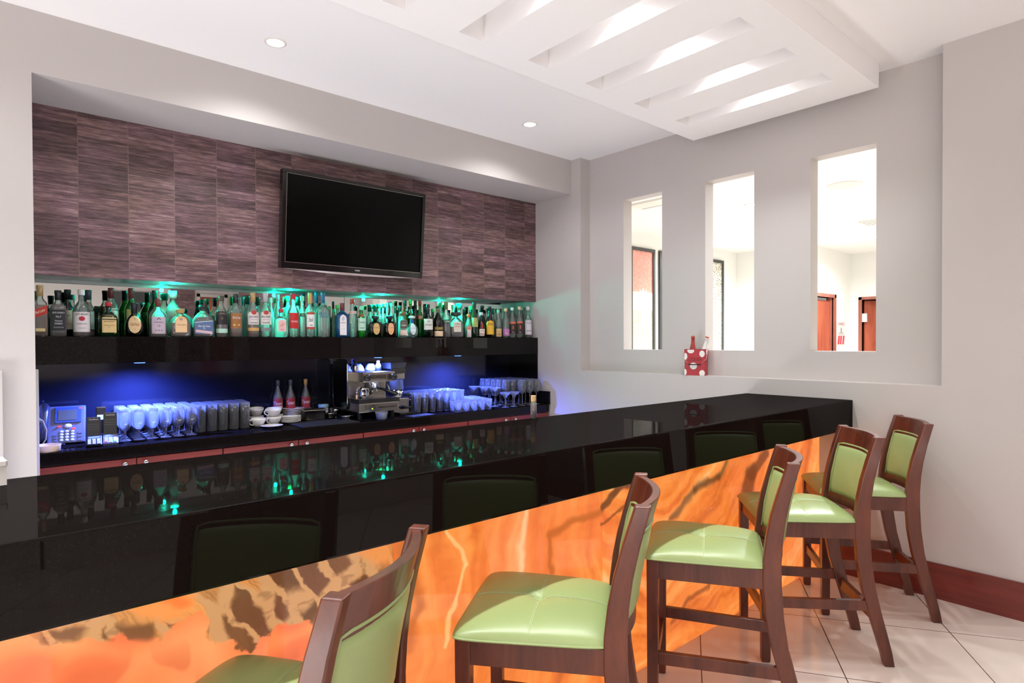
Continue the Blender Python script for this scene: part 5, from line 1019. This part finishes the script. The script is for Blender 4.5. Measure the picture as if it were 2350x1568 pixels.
# ---------------------------------------------------------------- on the bar top and the ledge
t = thing('sauce_bottle', 'tiny bottle of red sauce with cork on the back edge of the bar', 'bottle', (1.985,2.128,1.0975))
m = MB(); m.sm = True; m.lathe([(.0135,0),(.015,.002),(.015,.074),(.011,.078),(.011,.082)], seg=20); obj('glass_body', m, GL['clear'], t)
m = MB(); m.sm = True; m.lathe([(.0132,.003),(.0132,.070)], seg=20); obj('sauce', m, mat('deep_red_sauce',(112,26,40),.2), t)
m = MB(); m.lathe([(.0105,.080),(.0122,.084),(.0122,.111)], seg=16); obj('cork', m, M_cork, t)
t = thing('white_bin', 'white plastic caddy on the bar top, cut by the left edge of the frame', 'caddy', (-.045,2.10,1.0975), .1)
m = MB(); m.box(-.08,.08,-.05,.05,0,.05); m.box(-.082,.082,-.052,-.048,.05,.062); m.box(-.082,.082,.048,.052,.05,.062); m.box(-.082,-.078,-.052,.052,.05,.062); m.box(.078,.082,-.052,.052,.05,.062); obj('box', m, M_white, t)
for k in range(4): m = MB(); m.M = Matrix.Rotation(.3*k,4,'Z'); m.box(-.03,.03,-.02,.02,.05+k*.008,.056+k*.008); obj('sachet', m, M_white, t)

M_dotred = None
def dots(name, base, dot, scale, seedv=0, r=.32):
    m, t_, b, N, L = nt(name); v = texchain(N, L, (1,1,1))
    vo = N.new('ShaderNodeTexVoronoi'); vo.inputs['Scale'].default_value = scale; vo.inputs['Randomness'].default_value = .25; L.new(v, vo.inputs['Vector'])
    L.new(ramp(N, L, vo.outputs['Distance'], [(r-.01,dot),(r+.01,base)]), b.inputs['Base Color']); setp(b, None, .35); return m
t = thing('ice_bucket', 'red square bucket with white dots on the wall ledge', 'bucket', (4.122,2.585,1.2055), .30)
M_bred = mat('bucket_red',(170,44,52),.4,noise=.1,scale=30); M_dw = mat('dot_white',(226,220,212),.4)
m = MB(); m.loft([rr(.040,.078,.010,0),rr(.042,.082,.010,.196),rr(.044,.084,.010,.20),rr(.040,.080,.010,.20),rr(.038,.077,.010,.01)]); m.sm = False; bk = obj('bucket_body', m, M_bred, t)
m = MB()
def disc(y, z, ry, rz_, z0=0, z1=.196):
    pts = [(-.0432, max(-.079,min(.079,y+ry*math.cos(a))), max(z0,min(z1,z+rz_*math.sin(a)))) for a in [2*PI*k/28 for k in range(28)]]
    m.add(pts+[(-.0432,max(-.076,min(.076,y)),max(z0,min(z1-.001,z)))], [(k,(k+1)%28,28) for k in range(28)])
for y, z, a_, b2 in ((.03,.19,.026,.022),(-.055,.165,.02,.025),(.072,.145,.016,.026),(.01,.072,.027,.026),(.075,.025,.014,.024),(-.055,.018,.021,.024)): disc(y, z, a_, b2)
obj('dot_print', m, M_dw, bk)
m = MB(); put_text(m, 'LOLEA', .095, .028, lambda x, y: (-.0434,-x-.005,.125+y)); obj('lettering', m, mat('bucket_ink',(110,30,30),.5), bk)
m = MB(); m.sm = True; m.tube([(-.02,.087,.175),(-.04,.088,.13),(-.052,.042,.085)], .0015, 6); m.tube([(-.02,-.087,.175),(-.04,-.088,.13),(-.052,-.042,.085)], .0015, 6); hb_ = obj('bail_handle', m, M_chrome, t)
m = MB(); m.sm = True; m.tube([(-.052,.045,.083),(-.052,-.045,.083)], .004, 8); obj('grip', m, M_blackpl, hb_)
for i, (dy, tl, mt_, lb) in enumerate(((.030,.03,dots('red_with_white_dots',(160,48,44),(226,216,208),26),'red bottle with white dots in the dotted bucket'),(-.022,.24,dots('white_with_red_dots',(226,222,216),(190,80,56),26),'white bottle with red dots leaning in the dotted bucket'))):
    t = thing('swing_top_bottle', lb, 'bottle', (4.122-dy*.3,2.585+dy,1.217), 0); t.rotation_euler = (tl,0,0)
    m = MB(); m.sm = True; m.lathe([(.023,0),(.026,.004),(.026,.15),(.024,.18),(.014,.235),(.0125,.25),(.0125,.27),(.015,.272),(.015,.28)], seg=22); obj('bottle_body', m, mt_, t)
    m = MB(); m.sm = True; m.lathe([(.013,.28),(.015,.284),(.012,.292)], seg=16); obj('stopper', m, mat('stopper_orange',(176,86,54),.4), t)
    m = MB(); m.sm = True; m.tube([(0,.013,.285),(0,.022,.262),(0,.02,.245),(0,.013,.238)], .001, 6); m.tube([(0,-.013,.285),(0,-.022,.262),(0,-.02,.245),(0,-.013,.238)], .001, 6); obj('wire_bail', m, M_chrome, t)

# ---------------------------------------------------------------- television
t = thing('television', 'large black flat television tilted down on the slate cladding', 'television', (2.126,4.232,1.988), 0)
a = math.radians(5.1); t.rotation_euler = (a,0,0)
W2, HT = .5755, .677
m = MB(); m.cbox(-W2,W2,0,.045,0,HT,.006); obj('casing', m, M_gloss, t)
fz = MB()
for x0, x1, z0, z1 in ((-W2,W2,HT-.024,HT),(-W2,W2,0,.045),(-W2,-W2+.030,.045,HT-.024),(W2-.026,W2,.045,HT-.024)): fz.cbox(x0,x1,-.012,0,z0,z1,.003)
fb = obj('bezel', fz, M_gloss, t)
obj('screen', MB().box(-W2+.029,W2-.025,-.004,-.0005,.044,HT-.023), M_screen, t)
m = MB()
for x0, x1, z0, z1 in ((-W2+.029,W2-.025,.043,.0455),(-W2+.029,-W2+.031,.045,HT-.024),(-W2+.029,W2-.025,HT-.0255,HT-.0235)): m.box(x0,x1,-.013,-.0115,z0,z1)
obj('inner_edge', m, M_steel, fb)
m = MB(); put_text(m, 'TOSHIBA', .042, .009, lambda x, y: (x,-.0127,.022+y), 0, .01); obj('lettering', m, M_white, fb)
m = MB(); nx = 16
vs = [(-W2+.02+2*(W2-.02)*i/nx, -.004, -.0 if i in (0,nx) else -.016*math.sin(PI*i/nx)) for i in range(nx+1)]
m.add([(x,y,.001) for x, y, z in vs]+[(x,y+.006,z) for x, y, z in vs]+[(x,.03,z*.6) for x, y, z in vs], [(i,i+1,nx+2+i,nx+1+i) for i in range(nx)]+[(nx+1+i,nx+2+i,2*nx+3+i,2*nx+2+i) for i in range(nx)])
obj('clear_lip', m, mat('pale_acrylic',(196,176,170),.15), t)
obj('wall_bracket', MB().box(-.15,.15,.045,.085,.2,.45), M_blackpl, t)

# ---------------------------------------------------------------- bar stools
def build_stool():
    t = thing('bar_stool', '', 'bar stool', (0,0,0), 0, 'green bar stools along the bar')
    LFX, LFY = .207, .203
    def prism(rings): m_ = MB(); m_.loft(rings); return m_
    for s in (-1, 1):
        # straight front leg
        o = obj('leg', prism([[(s*LFX+a_*k,LFY+b_*k,z) for a_, b_ in ((-1,-1),(1,-1),(1,1),(-1,1))] for z, k in ((0,.0165),(.01,.019),(.648,.022))]), M_stoolwood, t, label='front leg'); bevel(o, .003)
        # rear leg sweeps back to the floor and up into the back post
        P = [(0,-.335,.176,.042),(.06,-.322,.178,.046),(.15,-.297,.181,.050),(.25,-.268,.184,.054),(.36,-.240,.188,.058),(.48,-.221,.192,.062),(.60,-.212,.196,.064),(.68,-.212,.197,.062),(.76,-.219,.198,.057),(.84,-.232,.198,.052),(.93,-.254,.198,.047),(1.034,-.284,.198,.042)]
        rings = [[(s*x+a_*.0175, y+b_*d/2, z) for a_, b_ in ((-1,-1),(1,-1),(1,1),(-1,1))] for z, y, x, d in P]
        o = obj('leg', prism(rings), M_stoolwood, t, label='rear leg running up into the back post'); bevel(o, .004)
    # seat rails
    def rail(name, p0, p1, z0, z1, th=.022):
        m_ = MB(); m_.bar([(p0[0],p0[1],(z0+z1)/2),(p1[0],p1[1],(z0+z1)/2)], th, z1-z0); o_ = obj(name, m_, M_stoolwood, t); bevel(o_, .002); return o_
    for s in (-1, 1): rail('seat_rail', (s*.211,.20), (s*.199,-.20), .576, .647)
    rail('seat_rail', (-.2,.207), (.2,.207), .576, .647); rail('seat_rail', (-.19,-.205), (.19,-.205), .576, .647)
    for s in (-1, 1): rail('stretcher', (s*.205,.20), (s*.186,-.262), .250, .296)
    rail('stretcher', (-.20,.203), (.20,.203), .20, .246); rail('stretcher', (-.18,-.268), (.18,-.268), .205, .262)
    # cushion
    N_ = 30; m_ = MB(); m_.sm = True; top = []; 
    def hw(v): return .212+(.240-.212)*(v+1)/2
    def xy(u, v):
        # rounded square: pull corners in
        k = 1-.05*(abs(u)**6)*(abs(v)**6); y = .021+.217*v
        return (u*hw(v)*k, y*k if v > 0 else y)
    def zt(u, v):
        e_ = (max(0,1-abs(u)**3.2)**.42)*(max(0,1-abs(v)**3.2)**.42)
        z = .654+.041*e_
        d = math.hypot(u, v)
        z -= .012*math.exp(-(d/.10)**2)
        z -= .0022*math.exp(-(u/.018)**2)*e_+.0022*math.exp(-(v/.018)**2)*e_
        z -= .004*(math.exp(-(u/.10)**2)+math.exp(-(v/.10)**2))*math.exp(-(d/.45)**2)
        return z
    def spaced(i): s_ = (i/N_)*2-1; return math.copysign(1-(1-abs(s_))**1.25, s_) if abs(s_) > 1e-6 else 0
    for j in range(N_+1):
        for i in range(N_+1): u, v = spaced(i), spaced(j); x, y = xy(u, v); top.append((x, y, zt(u, v)))
    fs = [(j*(N_+1)+i, j*(N_+1)+i+1, (j+1)*(N_+1)+i+1, (j+1)*(N_+1)+i) for j in range(N_) for i in range(N_)]
    m_.add(top, fs)
    ring = [(i,0) for i in range(N_+1)]+[(N_,j) for j in range(1,N_+1)]+[(i,N_) for i in range(N_-1,-1,-1)]+[(0,j) for j in range(N_-1,0,-1)]
    up_ = [top[j*(N_+1)+i] for i, j in ring]; nR = len(up_)
    m_.loft([up_, [(x*1.006,(y-.025)*1.006+.025,z-.003) for x, y, z in up_], [(x*.992,(y-.025)*.992+.025,.6478) for x, y, z in up_]], True, False, True)
    seat = obj('seat', m_, M_vinyl, t)
    m_ = MB(); m_.sm = True; m_.tube([(x*1.004,(y-.025)*1.004+.025,.6515) for x, y, z in up_+up_[:1]], .0032, 6); obj('piping', m_, M_vinyl, seat)
    m_ = MB(); m_.sm = True
    def seam(f, n_=40):
        pts = []
        for k in range(n_+1): u, v = f((k/n_)*1.92-.96); x, y = xy(u, v); pts.append((x, y, zt(u, v)+.0004))
        m_.tube(pts, .0008, 5)
    for off in (-.016,.016): seam(lambda s_: (s_, off*.6)); seam(lambda s_: (off*.9, s_))
    obj('stitching', m_, M_thread, seat)
    # curved back: top rail, panel
    def yb(z):
        for (z0, y0, _, _), (z1, y1, _, _) in zip(P, P[1:]):
            if z0 <= z <= z1: return y0+(y1-y0)*(z-z0)/(z1-z0)
        return P[-1][1]
    BOW = .042
    def arc(x, z): return yb(min(z,1.034))-BOW*(1-(x/.182)**2)
    def curved(x0, x1, zlo, zhi, th, n_=16, z_crown=0, mats_=M_stoolwood, nm='top_rail', par=t, sm=True, puff=0):
        m_ = MB(); m_.sm = sm; nzz = 8; F, Bk = [], []
        for j in range(nzz+1):
            z = zlo+(zhi-zlo)*j/nzz
            for i in range(n_+1):
                x = x0+(x1-x0)*i/n_; uu, vv = 2*i/n_-1, 2*j/nzz-1
                pf = puff*(max(0,1-abs(uu)**4)**.5)*(max(0,1-abs(vv)**4)**.5)
                zz = z+z_crown*(1-(x/.182)**2)*j/nzz
                F.append((x, arc(x, z)+th/2+pf, zz)); Bk.append((x, arc(x, z)-th/2-pf, zz))
        k = len(F); R_ = n_+1
        fs = []
        for j in range(nzz):
            for i in range(n_):
                a_ = j*R_+i; fs.append((a_,a_+1,a_+R_+1,a_+R_)); fs.append((k+a_,k+a_+R_,k+a_+R_+1,k+a_+1))
        for i in range(n_): fs.append((i,k+i,k+i+1,i+1)); b2 = nzz*R_+i; fs.append((b2,b2+1,k+b2+1,k+b2))
        for j in range(nzz): a_ = j*R_; fs.append((a_,a_+R_,k+a_+R_,k+a_)); b2 = j*R_+n_; fs.append((b2,k+b2,k+b2+R_,b2+R_))
        m_.add(F+Bk, fs); return obj(nm, m_, mats_, par)
    o = curved(-.183,.183,.935,1.030,.024, sm=False); bevel(o, .002, 1)
    o = curved(-.183,.183,.655,.70,.024, nm='lower_rail', sm=False)
    bp = curved(-.178,.178,.690,.950,.018, mats_=M_vinyl, nm='back_panel', puff=.010)
    m_ = MB(); m_.sm = True
    for sgn in (1,-1):
        path = [(-.172,.70),(-.172,.80),(-.172,.90),(-.170,.945)]+[(-.170+.34*k/14,.950) for k in range(1,14)]+[(.170,.945),(.172,.90),(.172,.80),(.172,.70)]
        m_.tube([(x, arc(x, z)+sgn*.0115, z) for x, z in path], .0042, 8)
    obj('piping', m_, M_vinyl, bp)
    return t
stool = build_stool(); TR = tree_of(stool)
POSES = [(.436,1.322,127.0,'nearest bar stool, only its curved back and part of the seat in the picture'),(1.285,1.320,127.6,'second bar stool from the camera, whole green seat showing before its legs'),
         (2.176,1.305,120.9,'middle bar stool of the five, in front of the slab joint side of the onyx'),(2.972,1.308,131.0,'bar stool second from the white wall, back seen at an angle'),(3.670,1.296,125.4,'farthest bar stool, beside the white wall and skirting')]
for i, (x, y, deg, lb) in enumerate(POSES):
    rz = math.radians(deg-90)
    if i == 0: stool.location = (x,y,0); stool.rotation_euler = (0,0,rz); stool['label'] = lb
    else: dup(stool, (x,y,0), rz, lb, 'green bar stools along the bar', TR)
